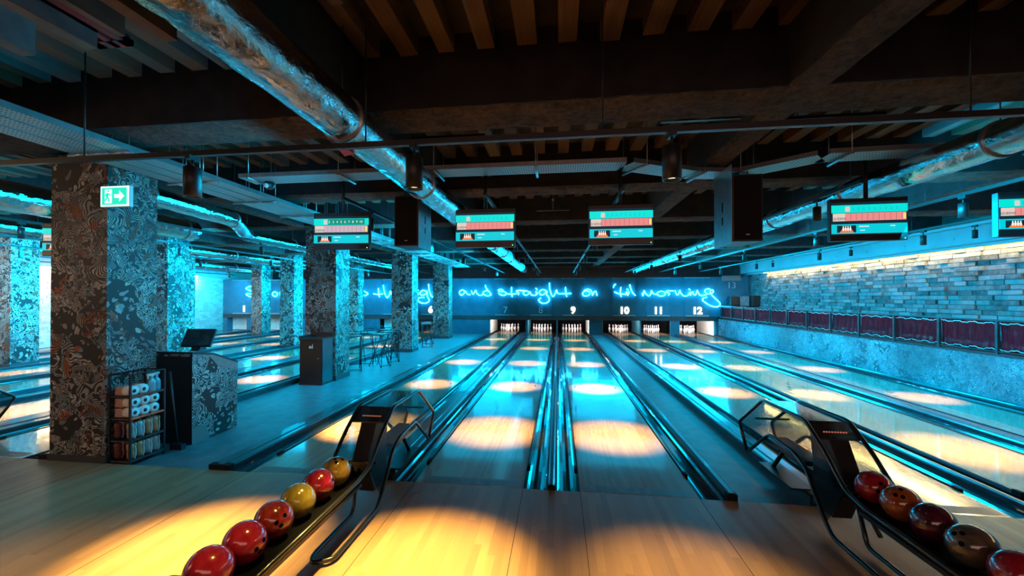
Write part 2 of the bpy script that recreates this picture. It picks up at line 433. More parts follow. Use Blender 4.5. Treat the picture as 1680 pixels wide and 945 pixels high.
# bulkhead over the brick with bolts, and light cove with an added lip
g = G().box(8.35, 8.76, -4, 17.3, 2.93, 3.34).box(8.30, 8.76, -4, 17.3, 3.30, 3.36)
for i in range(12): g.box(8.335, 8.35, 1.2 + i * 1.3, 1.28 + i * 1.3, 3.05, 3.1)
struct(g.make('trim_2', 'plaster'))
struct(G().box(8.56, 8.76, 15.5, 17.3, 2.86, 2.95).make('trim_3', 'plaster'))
struct(G().box(8.50, 8.515, -2, 15.5, 2.868, 2.94).make('trim_spill_lip', 'plaster'))  # lip added to block the strip's spill into the room
tag(G().box(8.59, 8.62, -2, 15.5, 2.885, 2.91).make('led_strip', 'led_strip'), 'long warm white light strip under the bulkhead grazing the right brick wall', 'light strip')
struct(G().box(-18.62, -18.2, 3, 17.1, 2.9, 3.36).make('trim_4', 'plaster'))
tag(G().box(-18.45, -18.38, 6.0, 15.2, 2.87, 2.9).make('led_strip', 'led_strip'), 'warm white light strip at the top of the far left brick wall', 'light strip')

# beams
def rough_box(name, x0, x1, y0, y1, z0, z1, axis):
    g = G(); g.box(x0, x1, y0, y1, z0 + .03, z1, 0)
    # lumpy underside
    n_ = 60; w = (x1 - x0) if axis == 1 else (y1 - y0); L = (y1 - y0) if axis == 1 else (x1 - x0)
    r = random.Random(int(abs(x0 * 31 + y0 * 17) * 10)); nn = int(L / .12); mm = 6
    vs = []
    for i in range(nn + 1):
        row = []
        for j in range(mm + 1):
            u = i / nn * L; v = j / mm * w
            e = 0 if 0 < j < mm else .022
            z = z0 + r.random() * .022 + e; v += (r.random() - .5) * .02
            row.append(g.b.verts.new((x0 + v, y0 + u, z) if axis == 1 else (x0 + u, y0 + v, z)))
        vs.append(row)
    for i in range(nn):
        for j in range(mm):
            f = g.b.faces.new((vs[i][j], vs[i + 1][j], vs[i + 1][j + 1], vs[i][j + 1])); f.material_index = 1; f.smooth = True
    return struct(g.make(name, ['beam_side', 'sprayed_coating']))
for y in BY: rough_box('ceiling_beam', -18.6, 8.75, y, y + .5, 3.34, 3.97, 0)
for x in (-2.16, 1.5, -6.0, -10.1, 5.6, -14.5):
    rough_box('ceiling_beam', x, x + .28, -3.2, 20, 3.345, 3.97, 1)
# ribbed timber deck between the beams (surface of the ceiling)
g = G()
for k in range(len(BY)):
    a = BY[k] + .5; e = BY[k + 1] if k + 1 < len(BY) else 21
    x = -18.4
    while x < 8.6:
        if -1.2 > 2: pass
        w = .13 + .03 * R.random(); z = 3.81 + .03 * R.random()
        g.box(x, x + w, a, e, z, 3.97); x += .325
struct(g.make('ceiling', 'rib_wood'))
# deep joists and the red grille at the near left of the ceiling
for i, (x, yb, w) in enumerate(((-4.04, -1.43, .10), (-3.5, -1.44, .09), (-3.12, -1.54, .05), (-2.87, -1.45, .10), (-1.62, -1.5, .08), (-1.15, -1.9, .1), (-.55, -1.9, .08))):
    g = G().box(x, x + w, -3.2, yb, 3.56 if i < 4 else 3.66, 3.97, 0).box(x - .002, x + w + .002, -3.2, yb + .001, 3.55 if i < 4 else 3.65, 3.561 if i < 4 else 3.661, 1)
    struct(g.make('ceiling_joist', ['joist_face', 'dull_wood']))
g = G().box(-3.60, -3.52, -2.6, -1.27, 3.66, 3.70).box(-3.46, -3.41, -2.6, -1.27, 3.66, 3.70).box(-3.37, -3.31, -2.6, -1.27, 3.66, 3.70).box(-3.60, -3.31, -1.35, -1.27, 3.66, 3.70)
t = thing('ceiling_grille', 'dull red slotted metal grille fixed between the wooden joists', 'grille', (0, 0, 0))
g.make('frame', 'red_metal', t); G().box(-3.60, -3.31, -2.6, -1.3, 3.70, 3.72).make('backing', 'rubber', t)

# ------------------------------------------------------------------ lanes
def gutter_prof(x0, x1, zt=-.005, d=.075):
    c = (x0 + x1) / 2; r = (x1 - x0) / 2
    return [(c + r * math.cos(PI + PI * i / 10), zt + d * math.sin(PI + PI * i / 10)) for i in range(11)]
NUM = dict(zip(range(1, 13), 'one two three four five six seven eight nine ten eleven twelve'.split()))
for k, x0 in LANES.items():
    x1 = x0 + LW
    t = thing('bowling_lane', f'polished wooden bowling lane running up to the number {NUM[k]} on the back wall' if k > 5 or k == 1 else f'polished wooden bowling lane, {("", "", "second", "third", "fourth", "fifth")[k]} one counted from the left brick wall', 'bowling lane', (x0, 0, 0), 0, 'bowling lanes')
    G().box(0, LW, 0.004, YE + 1.35, -.16, 0).make('lane_surface', 'lane_wood', t)
    G().box(0.05, LW - .05, .03, .16, 0.0, .0012).make('foul_strip', 'kerb_wood', t)
    g = G()
    for i in range(10): g.lathe([(.007, 0), (.007, .0015)], (LW * (i + 1) / 11, 2.0, 0), 8)
    for i in range(7):
        c = LW * (i + 1) / 8; y = 4.6 - abs(i - 3) * -.0 + (3 - abs(i - 3)) * .3
        g.prism([(c - .018, y), (c + .018, y), (c, y + .16)], 2, 0, .0015)
    g.make('lane_markers', 'rubber', t)
    for a, e in ((-GW, -.004), (LW + .004, LW + GW)):
        G().strip(gutter_prof(a, e), 1, .01, YE + 1.3).make('gutter', 'gutter_plastic', t)
    for a, sg in ((-.03, -1), (LW + .012, 1)):
        o = G().box(a, a + .018, .55, YM, -.03, .012).make('bumper_rail', 'capping', t)
        G().box(a - .006, a + .024, .48, .56, -.03, .022).make('end_block', 'rubber', o)
# cappings / dividers between neighbouring lanes
def divider(x0, x1, h, label, ends=True):
    t = thing('lane_divider', label, 'lane divider', ((x0 + x1) / 2, 0, 0), 0, 'lane dividers')
    w = (x1 - x0) / 2; r = min(w * .5, .03)
    pr = [(-w, -.07), (-w, h - .015), (-w + .012, h), (-w * .35, h), (-w * .3, h + .01), (w * .3, h + .01), (w * .35, h), (w - .012, h), (w, h - .015), (w, -.07)]
    if w < .06: pr = [(-w, -.07), (-w, h), (-w * .5, h + .012), (w * .5, h + .012), (w, h), (w, -.07)]
    G().prism(pr, 1, .02, YM - .015).make('capping', 'capping', t)
    G().box(-w - .003, w + .003, .0, .07, -.07, h + .004).make('end_cap', 'rubber', t)
    return t
divider(-.532 + GW, 0 - GW, .035, 'narrow dark divider between the gutters of lanes 8 and 9')
divider(-2.306 + GW, -1.586 - GW, .06, 'wide dark capping between lanes 7 and 8 leading to the left ball return')
divider(-3.83, -3.36 - GW, .05, 'raised dark kerb along the left gutter of lane 7 beside the aisle')
divider(LW + GW, 1.37, .05, 'thin dark capping between the right gutter of lane 9 and the blue walkway')
divider(2.0, 2.44 - GW, .06, 'dark capping between the walkway and lane 10 under the right ball return')
divider(3.495 + GW, 4.03 - GW, .035, 'narrow dark divider between the gutters of lanes 10 and 11')
divider(5.084 + GW, 5.80 - GW, .06, 'wide ridged capping between lanes 11 and 12')
divider(6.854 + GW, 7.27, .05, 'dark kerb between lane 12 and the pale low wall')
divider(-7.23 + LW + GW, -5.80, .05, 'raised kerb between lane 6 and the row of pillars in the aisle')
divider(-9.25 + LW + GW, -7.23 - GW, .06, 'broad capping between lanes 5 and 6 under the far left ball return')
divider(-9.6, -9.25 - GW, .05, 'kerb left of lane 5 beside the middle row of pillars')
divider(-11.6 + LW + GW, -10.28, .05, 'kerb right of lane 4 beside the middle row of pillars')
divider(-13.57 + LW + GW, -11.6 - GW, .06, 'broad capping between lanes 3 and 4')
divider(-13.9, -13.57 - GW, .05, 'kerb left of lane 3 beside the far row of pillars')
divider(-16.17 + LW + GW + .01, -14.86, .05, 'kerb right of lane 2 beside the far row of pillars')
divider(-18.28 + LW + GW, -16.17 - GW, .06, 'broad capping between lanes 1 and 2')

# pins
def pin_prof():
    return [(.0, 0), (.028, 0), (.0295, .01), (.036, .05), (.048, .085), (.0575, .115), (.0595, .135), (.055, .17), (.042, .21), (.030, .235), (.024, .255), (.0235, .27), (.0275, .30), (.0315, .335), (.0305, .355), (.022, .373), (.008, .381), (0, .381)]
pinme = None
for k in (6, 7, 8, 9, 10, 11, 12):
    for row in range(4):
        for j in range(row + 1):
            x = LANES[k] + LW / 2 + (j - row / 2) * .3048; y = 18.29 + row * .264
            if pinme is None:
                p0 = G().lathe(pin_prof(), (0, 0, 0), 16).make('bowling_pin', 'pin_white')
                st = G().lathe([(.0247, .262), (.0255, .264), (.0255, .272), (.0247, .274)], (0, 0, 0), 16).lathe([(.025, .245), (.0262, .247), (.0255, .254), (.0245, .256)], (0, 0, 0), 16).make('neck_stripe', 'pin_red', p0)
                pinme = p0; p = p0
            else:
                p = pinme.copy(); COL.objects.link(p); q = pinme.children[0].copy(); COL.objects.link(q); q.parent = p
            p.location = (x, y, 0)
            tag(p, f'white bowling pin standing in the triangle at the end of lane {NUM[k]}', 'bowling pin', f'pins on lane {NUM[k]}')

# masking wall, pits and numbers
WALLS = [(-18.6, -18.3), (-16.1 + .75, -14.6 + .2)]
g = G()
g.box(-18.6, 8.75, YM, YM + .12, .90, 2.78)
struct(g.make('wall_back', 'mask_paint'))
struct(G().box(-18.6, 7.25, YM - .012, YM + .12, .69, .90).make('trim_5', 'dark_paint'))
g = G()
for a, e in ((-18.6, -18.33), (-15.05, -13.7), (-10.4, -9.5), (-5.9, -3.64), (1.32, 1.95), (7.18, 8.75), (-1.81, -1.71), (-12.4, -11.75), (-8.0, -7.4), (4.98 + .15, 5.55), (-17.15, -16.3), (3.73, 3.78), (-.285, -.247)):
    g.box(a, e, YM + .01, YM + .12 if e - a > .3 else 19.6, -.16, .7)
struct(g.make('wall_back', 'mask_paint'))
# side partitions of the pits and their back cushions
g = G()
for a in (-3.64, -1.76, 1.32, 1.95, 7.15):
    g.box(a - .02, a + .02, YM + .12, 19.7, -.1, .7)
struct(g.make('trim_6', 'pale_curtain'))
for k, x0 in LANES.items():
    if k > 5:
        tag(G().box(x0 - .2, x0 + LW + .2, 19.65, 19.72, -.1, .9).make('pit_cushion', 'rubber_black'), f'black cushion behind the pins of lane {NUM[k]}', 'pit cushion', 'pit cushions')
    else:
        g = G()
        for i in range(24):
            a = x0 - .15 + i * (LW + .3) / 24; g.box(a, a + (LW + .3) / 24 - .002, 17.5 + .01 * (i % 2), 17.53 + .01 * (i % 2), .02, .72)
        tag(g.make('pit_curtain', 'pale_curtain'), f'pale lit curtain hanging across the pin opening of lane {NUM[k]}', 'curtain', 'pit curtains')
NUMX = {1: -17.25, 6: -6.71}
for k, x0 in LANES.items():
    c = x0 + LW / 2; cx = NUMX.get(k, c)
    t = thing('lane_mask_panel', f'dark blue panel with shelf ledge above the pin opening of lane {NUM[k]}', 'masking panel', (c if k != 1 else -17.4, YM - .002, 0), 0, 'masking panels above the pins')
    G().box(-.56, .56, -.035, .0, .93, 2.74).make('panel', 'mask_paint', t, bev=.006)
    G().box(-.57, .57, -.06, -.0, 2.735, 2.76).make('top_edge', 'ledge_paint', t)
    G().box(-.52, .52, -.10, -.012, .91, .955).make('ledge', 'ledge_paint', t)
    if k in (1, 6, 7, 8, 9, 10, 11, 12):
        lit = k in (1, 6, 9, 10, 11, 12)
        o = text_mesh('lane_number', str(k), .46, 'lit_number' if lit else 'number_unlit', t, (cx - t.location.x, -.065, 1.17), depth=.02, bold=.018 if lit else -.004)
        o['label'] = 'glowing white lane number ' + str(k) if lit else 'unlit lane number ' + str(k)
# upper corner of the masking wall: faint 13 and warm patch panel
t = thing('wall_number', 'faint unlit number thirteen high on the dark wall right of the neon script', 'number sign', (7.88, YM - .02, 2.37))
text_mesh('digits', '13', .42, 'ledge_paint', t, (0, 0, 0), depth=.012, bold=-.004)
tag(G().box(7.45, 8.28, YM - .03, YM, 2.60, 2.84).make('wall_plate', 'pinkish_board', bev=.01), 'dull pinkish rectangular plate high on the dark back wall above number 13', 'wall plate')
struct(G().box(8.45, 8.6, YM - .06, YM, .7, 2.9).make('trim_7', 'mask_paint'))
tag(G().box(7.63, 8.0, 16.5, 16.9, 1.45, 1.86).make('speaker_box', 'black_plastic', bev=.01), 'black box speaker at the far end of the red railing, left of the speckled block', 'speaker')
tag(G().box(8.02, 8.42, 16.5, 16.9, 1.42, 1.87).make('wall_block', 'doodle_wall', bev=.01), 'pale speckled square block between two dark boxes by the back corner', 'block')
tag(G().box(8.44, 8.74, 16.2, 16.6, 1.42, 1.9).make('speaker_box', 'black_plastic', bev=.01), 'narrow black box speaker against the right brick wall in the back corner', 'speaker')

# ------------------------------------------------------------------ neon writing
NY = YM - .12
def smooth(pts, n_=5):
    if len(pts) < 3: return pts
    out = []
    P = [pts[0]] + pts + [pts[-1]]
    for i in range(1, len(P) - 2):
        p0, p1, p2, p3 = P[i - 1], P[i], P[i + 1], P[i + 2]
        for j in range(n_):
            t = j / n_
            out.append(tuple(.5 * ((2 * b_) + (c_ - a_) * t + (2 * a_ - 5 * b_ + 4 * c_ - d_) * t * t + (3 * b_ - a_ - 3 * c_ + d_) * t ** 3) for a_, b_, c_, d_ in zip(p0, p1, p2, p3)))
    out.append(tuple(pts[-1])); return out
C1 = (740, 450, .07194); C2 = (850, 450, .08358); C3 = (990, 450, .07194); C4 = (1080, 450, .07194); C5 = (590, 450, .08358); C6 = (380, 450, .08358)
WORDS = [
 ('Second', C6, [[(420, 230), (350, 240), (280, 275), (340, 310), (430, 345), (490, 385), (490, 430), (430, 450), (340, 430), (285, 395), (340, 380), (400, 392)],
   [(525, 385), (580, 370), (590, 335), (550, 345), (535, 400), (570, 435), (640, 425)], [(740, 350), (690, 345), (655, 390), (690, 435), (760, 425)],
   [(870, 350), (820, 350), (800, 400), (850, 435), (900, 400), (890, 355)], [(950, 350), (965, 430), (1010, 350), (1060, 360), (1080, 430), (1150, 430)],
   [(1260, 230), (1290, 330), (1340, 410), (1300, 435), (1220, 430), (1200, 385), (1270, 360), (1330, 400)]]),
 ('to', C5, [[(-1000 + 0, 380), (-880, 395), (-740, 380)], [(-1160 + 240, 270), (-910, 380), (-900, 440)],
   [(-1015 + 0, 325), (-950, 318)], [(-60 - 20, 385), (20, 335), (90, 335), (160, 380), (120, 412), (40, 425), (-20, 410), (-30, 370), (20, 340)]]),
 ('the', C5, [[(265, 380), (350, 395), (460, 380)], [(365, 270), (375, 380), (390, 450)], [(465, 210), (480, 330), (515, 425), (545, 458), (585, 400), (605, 330), (620, 380), (650, 410), (690, 385)],
   [(690, 385), (760, 370), (770, 335), (720, 345), (710, 400), (750, 430), (810, 415)]]),
 ('right', C5, [[(950, 410), (985, 440)], [(1080, 365), (990, 365), (950, 385), (985, 430), (970, 460)], [(1152, 365), (1148, 405)], [(1142, 312), (1158, 318)],
   [(1315, 345), (1255, 315), (1195, 345), (1190, 395), (1250, 412), (1310, 370), (1325, 325), (1330, 440), (1365, 500), (1340, 550), (1260, 570), (1180, 550), (1142, 495), (1180, 458), (1270, 455)],
   [(1350, 190), (1368, 320), (1405, 425), (1435, 445), (1470, 395), (1500, 320), (1530, 370), (1570, 385)], [(1570, 385), (1680, 380)], [(1625, 270), (1632, 380), (1645, 440)]]),
 ('and', C1, [[(320, 395), (285, 365), (235, 362), (190, 405), (205, 460), (250, 475), (290, 440), (330, 385), (345, 420), (385, 460), (440, 462)],
   [(465, 370), (475, 420), (500, 455), (530, 420), (565, 365), (580, 420), (620, 465), (670, 485), (730, 455)],
   [(780, 245), (800, 310), (850, 380), (910, 455), (880, 482), (810, 490), (750, 460), (730, 415), (770, 385), (830, 375), (870, 400)]]),
 ('straight', C1, [[(1190, 370), (1140, 345), (1080, 355), (1095, 385), (1150, 392), (1220, 400), (1250, 435), (1235, 472), (1170, 480), (1100, 450), (1090, 415)], [(1250, 430), (1310, 450), (1400, 452), (1500, 440)],
   [(1380, 295), (1380, 420), (1395, 515)], [(1530, 470), (1545, 430), (1490, 388), (1510, 372), (1600, 365), (1680, 372)]]),
 ('straight', C2, [[(0, 320), (90, 325)], [(210, 345), (160, 325), (108, 345), (108, 390), (160, 412), (215, 375), (235, 345), (255, 400), (310, 415), (360, 400), (390, 350)], [(345, 270), (378, 310)], [(350, 335), (362, 390)],
   [(550, 330), (500, 300), (435, 320), (420, 370), (450, 405), (510, 392), (565, 330), (560, 400), (600, 450), (612, 510), (570, 555), (495, 572), (430, 545), (405, 500), (450, 460)],
   [(615, 170), (620, 280), (650, 380), (682, 435), (725, 390), (755, 310), (775, 370), (830, 385)], [(810, 380), (900, 380), (1045, 375)], [(930, 255), (940, 380), (955, 440)]]),
 ('on', C2, [[(1400, 345), (1330, 325), (1268, 365), (1285, 415), (1350, 425), (1408, 390), (1400, 345)], [(1290, 320), (1370, 293), (1435, 325), (1462, 415)], [(1462, 415), (1490, 350), (1525, 335), (1550, 420)]]),
 ("'til", C3, [[(280, 220), (245, 255), (225, 305)], [(250, 400), (340, 440), (440, 450), (510, 460)], [(400, 295), (385, 420), (405, 510)], [(530, 335), (575, 365)], [(510, 460), (535, 395), (548, 480), (585, 420), (575, 395)], [(600, 235), (640, 370), (690, 450), (730, 485)]]),
 ('morning', C3, [[(885, 430), (903, 490), (925, 370), (970, 450), (1040, 490), (1078, 450), (1095, 370), (1130, 435), (1220, 465)], [(1310, 390), (1240, 410), (1228, 450), (1270, 490), (1340, 495), (1402, 470), (1405, 420), (1350, 390), (1290, 388)],
   [(1480, 480), (1510, 440), (1440, 408), (1455, 380), (1605, 378)]]),
 ('morning', C4, [[(385, 365), (405, 440), (440, 470), (475, 420), (490, 365), (520, 440), (590, 495), (670, 485), (700, 450), (718, 410), (735, 480), (758, 400)], [(695, 330), (735, 365)],
   [(785, 385), (800, 450), (840, 475), (870, 430), (890, 365), (920, 440), (980, 485), (1100, 465)],
   [(1190, 435), (1235, 425), (1258, 385), (1225, 358), (1190, 385), (1185, 430), (1130, 445), (1070, 410), (1068, 360), (1130, 332), (1195, 350)], [(1190, 435), (1270, 525), (1370, 615), (1410, 680), (1370, 735), (1280, 740), (1180, 710), (1080, 650), (1010, 590), (1030, 545), (1110, 525)]]),
]
sign = thing('neon_sign', 'long cyan neon handwriting from Second to morning along the dark back wall', 'neon sign', (0, NY, 2.0))
byword = {}
for w, (cx, cy, sc_), strokes in WORDS:
    byword.setdefault(w, [])
    for s_ in strokes:
        byword[w].append([on(cx + x * sc_, cy + y * sc_, 1, NY) for x, y in smooth(s_)])
for w, sts in byword.items():
    g = G(); gb = G()
    for s_ in sts:
        g.tube(s_, .019, 8)
        for q in (s_[0], s_[-1]): gb.tube([(q[0], q[1] + .015, q[2]), (q[0], YM - .035, q[2])], .008, 6)
    o = g.make('neon_word', 'neon', sign, (0, -NY, -2.0)); o['label'] = 'glowing tube word ' + w.replace("'", '')
    gb.make('tube_support', 'black_metal', o)

# ------------------------------------------------------------------ pillars
def pillar(x0, x1, y0, y1, label):
    t = thing('pillar', label, 'pillar', ((x0 + x1) / 2, (y0 + y1) / 2, ZA), 0, 'mural pillars')
    w = (x1 - x0) / 2; d = (y1 - y0) / 2
    G().box(-w, w, -d, d, 0, 3.39 - ZA).make('shaft', 'doodle_pillar', t, bev=.004)
    G().box(-w - .012, w + .012, -d - .012, d + .012, 0, .11).make('skirting', 'dark_paint', t)
pillar(-5.80, -5.08, 0.0, .58, 'nearest and largest mural pillar, standing at the lane edge behind the shelf rack')
pillar(-5.80, -5.08, 4.78, 5.39, 'mural pillar in the aisle behind the dark litter cabinet')
pillar(-5.80, -5.08, 9.69, 10.31, 'mural pillar in the aisle between the two groups of folded stools')
pillar(-5.80, -5.08, 14.47, 15.13, 'farthest mural pillar of the aisle row, just left of the neon word and')
pillar(-10.25, -9.7, 5.18, 5.79, 'mural pillar of the middle row seen right beside the biggest pillar')
pillar(-10.25, -9.7, 10.17, 10.72, 'mural pillar of the middle row standing left of the dark litter cabinet')
pillar(-10.25, -9.7, 15.09, 15.73, 'far mural pillar of the middle row seen past the pillar by the litter cabinet')
pillar(-14.85, -14.3, 5.18, 5.80, 'orange lit mural pillar at the far left edge of the view')
pillar(-14.85, -14.3, 10.4, 10.80, 'mural pillar of the far row just showing behind the middle row pillar')
pillar(-14.85, -14.3, 14.53, 15.18, 'far mural pillar beside the first neon letter S')

# ------------------------------------------------------------------ ducts
def duct(pts, r, label, seg=28, step=.12, amp=.012):
    t = thing('air_duct', label, 'air duct', tuple(pts[0]), 0, 'foil air ducts')
    P = [Vector(p) for p in pts]; path = []
    for a, e in zip(P, P[1:]):
        n_ = max(1, int((e - a).length / step))
        path += [a.lerp(e, i / n_) for i in range(n_)]
    path.append(P[-1])
    # soften bends
    for _ in range(3):
        path = [path[0]] + [(path[i - 1] + path[i] * 2 + path[i + 1]) / 4 for i in range(1, len(path) - 1)] + [path[-1]]
    g = G(); o0 = P[0]
    rings = []
    for i, p in enumerate(path):
        d = (path[min(i + 1, len(path) - 1)] - path[max(i - 1, 0)]).normalized()
        u = d.cross(Vector((0, 0, 1))).normalized(); w = u.cross(d)
        rings.append([g.b.verts.new(p - o0 + (u * math.cos(2 * PI * j / seg) + w * math.sin(2 * PI * j / seg)) * (r + (R.random() - .5) * amp)) for j in range(seg)])
    for A, B in zip(rings, rings[1:]):
        for j in range(seg):
            f = g.b.faces.new((A[j], A[(j + 1) % seg], B[(j + 1) % seg], B[j])); f.smooth = True
    g.b.faces.new(rings[0]); g.b.faces.new(rings[-1])
    g.make('duct_skin', 'foil', t)
    L = len(path)
    for i in range(6, L - 2, max(8, int(1.9 / step))):
        p = path[i] - o0
        b2 = G().lathe([(r + .012, -.02), (r + .014, -.015), (r + .014, .015), (r + .012, .02)], (p.x, p.y, p.z), 24, axis=1).make('strap', 'galvanised', t)
        G().tube([(p.x, p.y, p.z + r), (p.x, p.y, rtop(path[i].y, p.x + o0.x) - o0.z)], .006, 6).make('hanger_rod', 'black_metal', t)
    return t
duct([(-1.78, -3.6, 3.12), (-1.78, 16.9, 3.12)], .16, 'big crinkled foil duct running overhead above lane 7 and 8, gold lit underneath')
duct([(3.46, -2.5, 3.12), (3.38, 16.9, 3.12)], .145, 'big crinkled foil duct overhead on the right above lane 10')
duct([(-5.6, .3, 3.19), (-5.98, 2.9, 3.2), (-7.1, 4.6, 3.19), (-7.4, 16.8, 3.19)], .13, 'foil duct with a crooked bend passing behind the exit sign pillar')
duct([(-7.3, -1, 3.14), (-7.5, 3.6, 3.14)], .2, 'thick foil duct left of the largest pillar at the left edge')
duct([(-11.1, 1, 3.22), (-11.1, 16.8, 3.22)], .16, 'foil duct in the left hall above lane 4')
duct([(-15.6, 1, 3.22), (-15.6, 16.8, 3.22)], .16, 'foil duct in the left hall above lane 2, nearest the left brick wall')
tag(G().prism([(-1.93, -.75), (-1.85, -1.12), (-1.82, -.80)], 2, 2.955, 2.962).make('loose_tape', 'strap_red'), 'small red tab of tape under the big gold lit duct', 'tape')

# ------------------------------------------------------------------ cable trays
def tray(pts, w, z, label, ex=.07):
    t = thing('cable_tray', label, 'cable tray', (pts[0][0], pts[0][1], z), 0, 'perforated cable trays')
    ox, oy = pts[0]
    for (ax, ay), (bx, by) in zip(pts, pts[1:]):
        L = math.hypot(bx - ax, by - ay); a = math.atan2(by - ay, bx - ax)
        s = G().box(0, L, -w / 2, w / 2, 0, .004).box(0, L, -w / 2 - .003, -w / 2, 0, .05, 1).box(0, L, w / 2, w / 2 + .003, 0, .05, 1).make('tray_section', ['tray_perforated', 'galvanised'], t, (ax - ox, ay - oy, 0))
        s.rotation_euler = (0, 0, a)
        k = max(1, int(L / 1.0))
        for i in range(k):
            u = (i + .15) / k * L
            x = ax - ox + math.cos(a) * u; y = ay - oy + math.sin(a) * u; px, py = -math.sin(a), math.cos(a)
            b = G().tube([(x - px * (w / 2 + ex), y - py * (w / 2 + ex), -.02), (x + px * (w / 2 + ex), y + py * (w / 2 + ex), -.02)], .016, 6).make('bracket', 'galvanised', t)
            for sg in (-1, 1):
                G().tube([(x + sg * px * (w / 2 + ex - .02), y + sg * py * (w / 2 + ex - .02), -.03), (x + sg * px * (w / 2 + ex - .02), y + sg * py * (w / 2 + ex - .02), rtop(y + oy, x + ox + sg * px * (w / 2 + ex - .02)) - z)], .005, 5).make('threaded_rod', 'galvanised', b)
    return t
tray([(-4.126, 0.901), (0.543, 0.901), (1.37, 1.357), (1.943, 1.463), (2.58, 0.901), (3.726, 0.837)], .31, 3.285, 'perforated metal cable tray crossing above the scoreboards with a kink near the right speaker')
for i, x in enumerate((-4.33, -4.56, -4.79)):
    tray([(x, -1.7), (x, 15.0)], .19, 3.2, ('right', 'middle', 'left')[i] + ' one of three parallel perforated cable trays running along the aisle pillars', .018)

# ------------------------------------------------------------------ tracks and spotlights
tr0 = thing('lighting_track', 'long black lighting track crossing the whole view above the approach', 'lighting track', (-1, -1.06, 2.92), 0, 'lighting tracks')
G().box(-6, 6.5, -.02, .02, -.02, .02).make('rail', 'black_metal', tr0)
for x in (-3, -.6, 1.1, 3.3): G().tube([(x, 0, .02), (x, 0, .87)], .006, 6).make('hanger_rod', 'black_metal', tr0)
for k, x0 in LANES.items():
    c = x0 + LW / 2
    y0 = .9
    t = thing('lighting_track', f'slim lighting track running away over the middle of lane {NUM[k]}', 'lighting track', (c, 0, 3.03), 0, 'lighting tracks')
    G().box(-.018, .018, y0 if k not in (1, 2) else 6, 16.9, -.018, .018).make('rail', 'black_metal', t)
    for y in (2.2, 4.8, 7.4, 10, 12.7, 15.2): G().tube([(0, y, .018), (0, y, .305)], .005, 5).make('hanger_rod', 'black_metal', t)
# one spotlight, then copies
def make_spot(r, h):
    t = thing('track_spotlight', '', 'spotlight', (0, 0, 0))
    G().lathe([(0, 0), (r * .9, 0), (r, -.006), (r, -h), (r * .86, -h), (r * .84, -h + .03), (0, -h + .03)], (0, 0, -.09), 20).make('housing', 'black_metal', t)
    G().lathe([(0, -.002), (r * .8, -.002), (r * .8, 0), (0, 0)], (0, 0, -.09 - h + .026), 20).make('lens', 'lamp_face', t)
    G().box(-.02, .02, -.05, .05, -.035, 0).tube([(0, 0, -.035), (0, 0, -.09)], .009, 6).make('stem', 'black_metal', t)
    return t
big = make_spot(.062, .23); small = make_spot(.045, .17)
def lamp(name, loc, en, col, size, blend=.45, aim=None, r=.03):
    ld = bpy.data.lights.new(name, 'SPOT'); ld.energy = en; ld.color = col; ld.spot_size = size; ld.spot_blend = blend; ld.shadow_soft_size = r
    o = bpy.data.objects.new(name, ld); COL.objects.link(o); o.location = loc
    if aim: o.rotation_euler = (Vector(aim) - Vector(loc)).to_track_quat('-Z', 'Y').to_euler()
    return o
WARM = (1, .67, .17); PEACH = (1, .78, .54)
first = {'big': True, 'small': True}
for i, (x, nm) in enumerate(((-3.02, 'on the near track beside the security camera'), (-1.23, 'hanging in front of the foil duct above the second scoreboard'), (.55, 'hanging on the near track left of the right speaker'), (4.28, 'of the near track above the right approach'))):
    t = big if i == 0 else dup(big, (0, 0, 0))
    t.location = (x, -1.06, 2.905); tag(t, f'large black cylinder spotlight {nm}', 'spotlight', 'large spotlights on the near track')
    lamp('spot_lamp', (x, -1.06, 2.575), (2500, 2400, 560, 760)[i], WARM, math.radians(42), 1.0, (x + .30 if i == 0 else x + .08, -1.35, 0))
lamp('spot_lamp', (-3.3, -1.9, 2.95), 330, WARM, math.radians(60), 1.0, (-3.3, -2.2, 0))  # unseen extra lamp without fixture, widens the warm pool
lamp('spot_lamp', (-1.2, -2.0, 2.95), 300, WARM, math.radians(60), 1.0, (-1.0, -2.0, 0))  # second added lamp without fixture, spreads the warm pool
firsts = True
PY_ = [1.68, 4.55, 7.6, 11.0, 14.1, 17.35]
for k, x0 in LANES.items():
    c = x0 + LW / 2
    for i, y in enumerate(PY_):
        if i == 5:   # lamp under the masking wall, over the pins
            continue
        t = small if firsts else dup(small, (0, 0, 0)); firsts = False
        t.location = (c, y, 3.012)
        tag(t, f'{ORD[i]} slim black spotlight on the track over lane {NUM[k]}', 'spotlight', 'small spotlights over the lanes')
        lamp('spot_lamp', (c, y, 2.74), (3000 if k != 7 else 8500, 2700, 2800, 3000, 3200)[i] * (1.0 if k > 6 else 1.1), WARM if i == 0 else (1, .72, .32) if i == 1 else PEACH, math.radians(33 if i == 0 else 25), 1.0 if i == 0 else .9, (c, y, 0))
# spots along the right bulkhead
for i, y in enumerate((5.6, 9.2, 13.6)):
    t = dup(small, (8.05, y, 3.25)); tag(t, f'{ORD[i]} small black spotlight in front of the right bulkhead', 'spotlight', 'small spotlights along the bulkhead')
tk = thing('lighting_track', 'slim lighting track beside the right bulkhead', 'lighting track', (8.05, 0, 3.27), 0, 'lighting tracks')
G().box(-.018, .018, 1, 16, -.018, .018).make('rail', 'ledge_paint', tk)
for y in (3, 8, 13): G().tube([(0, y, .018), (0, y, .09)], .005, 5).make('hanger_rod', 'black_metal', tk)

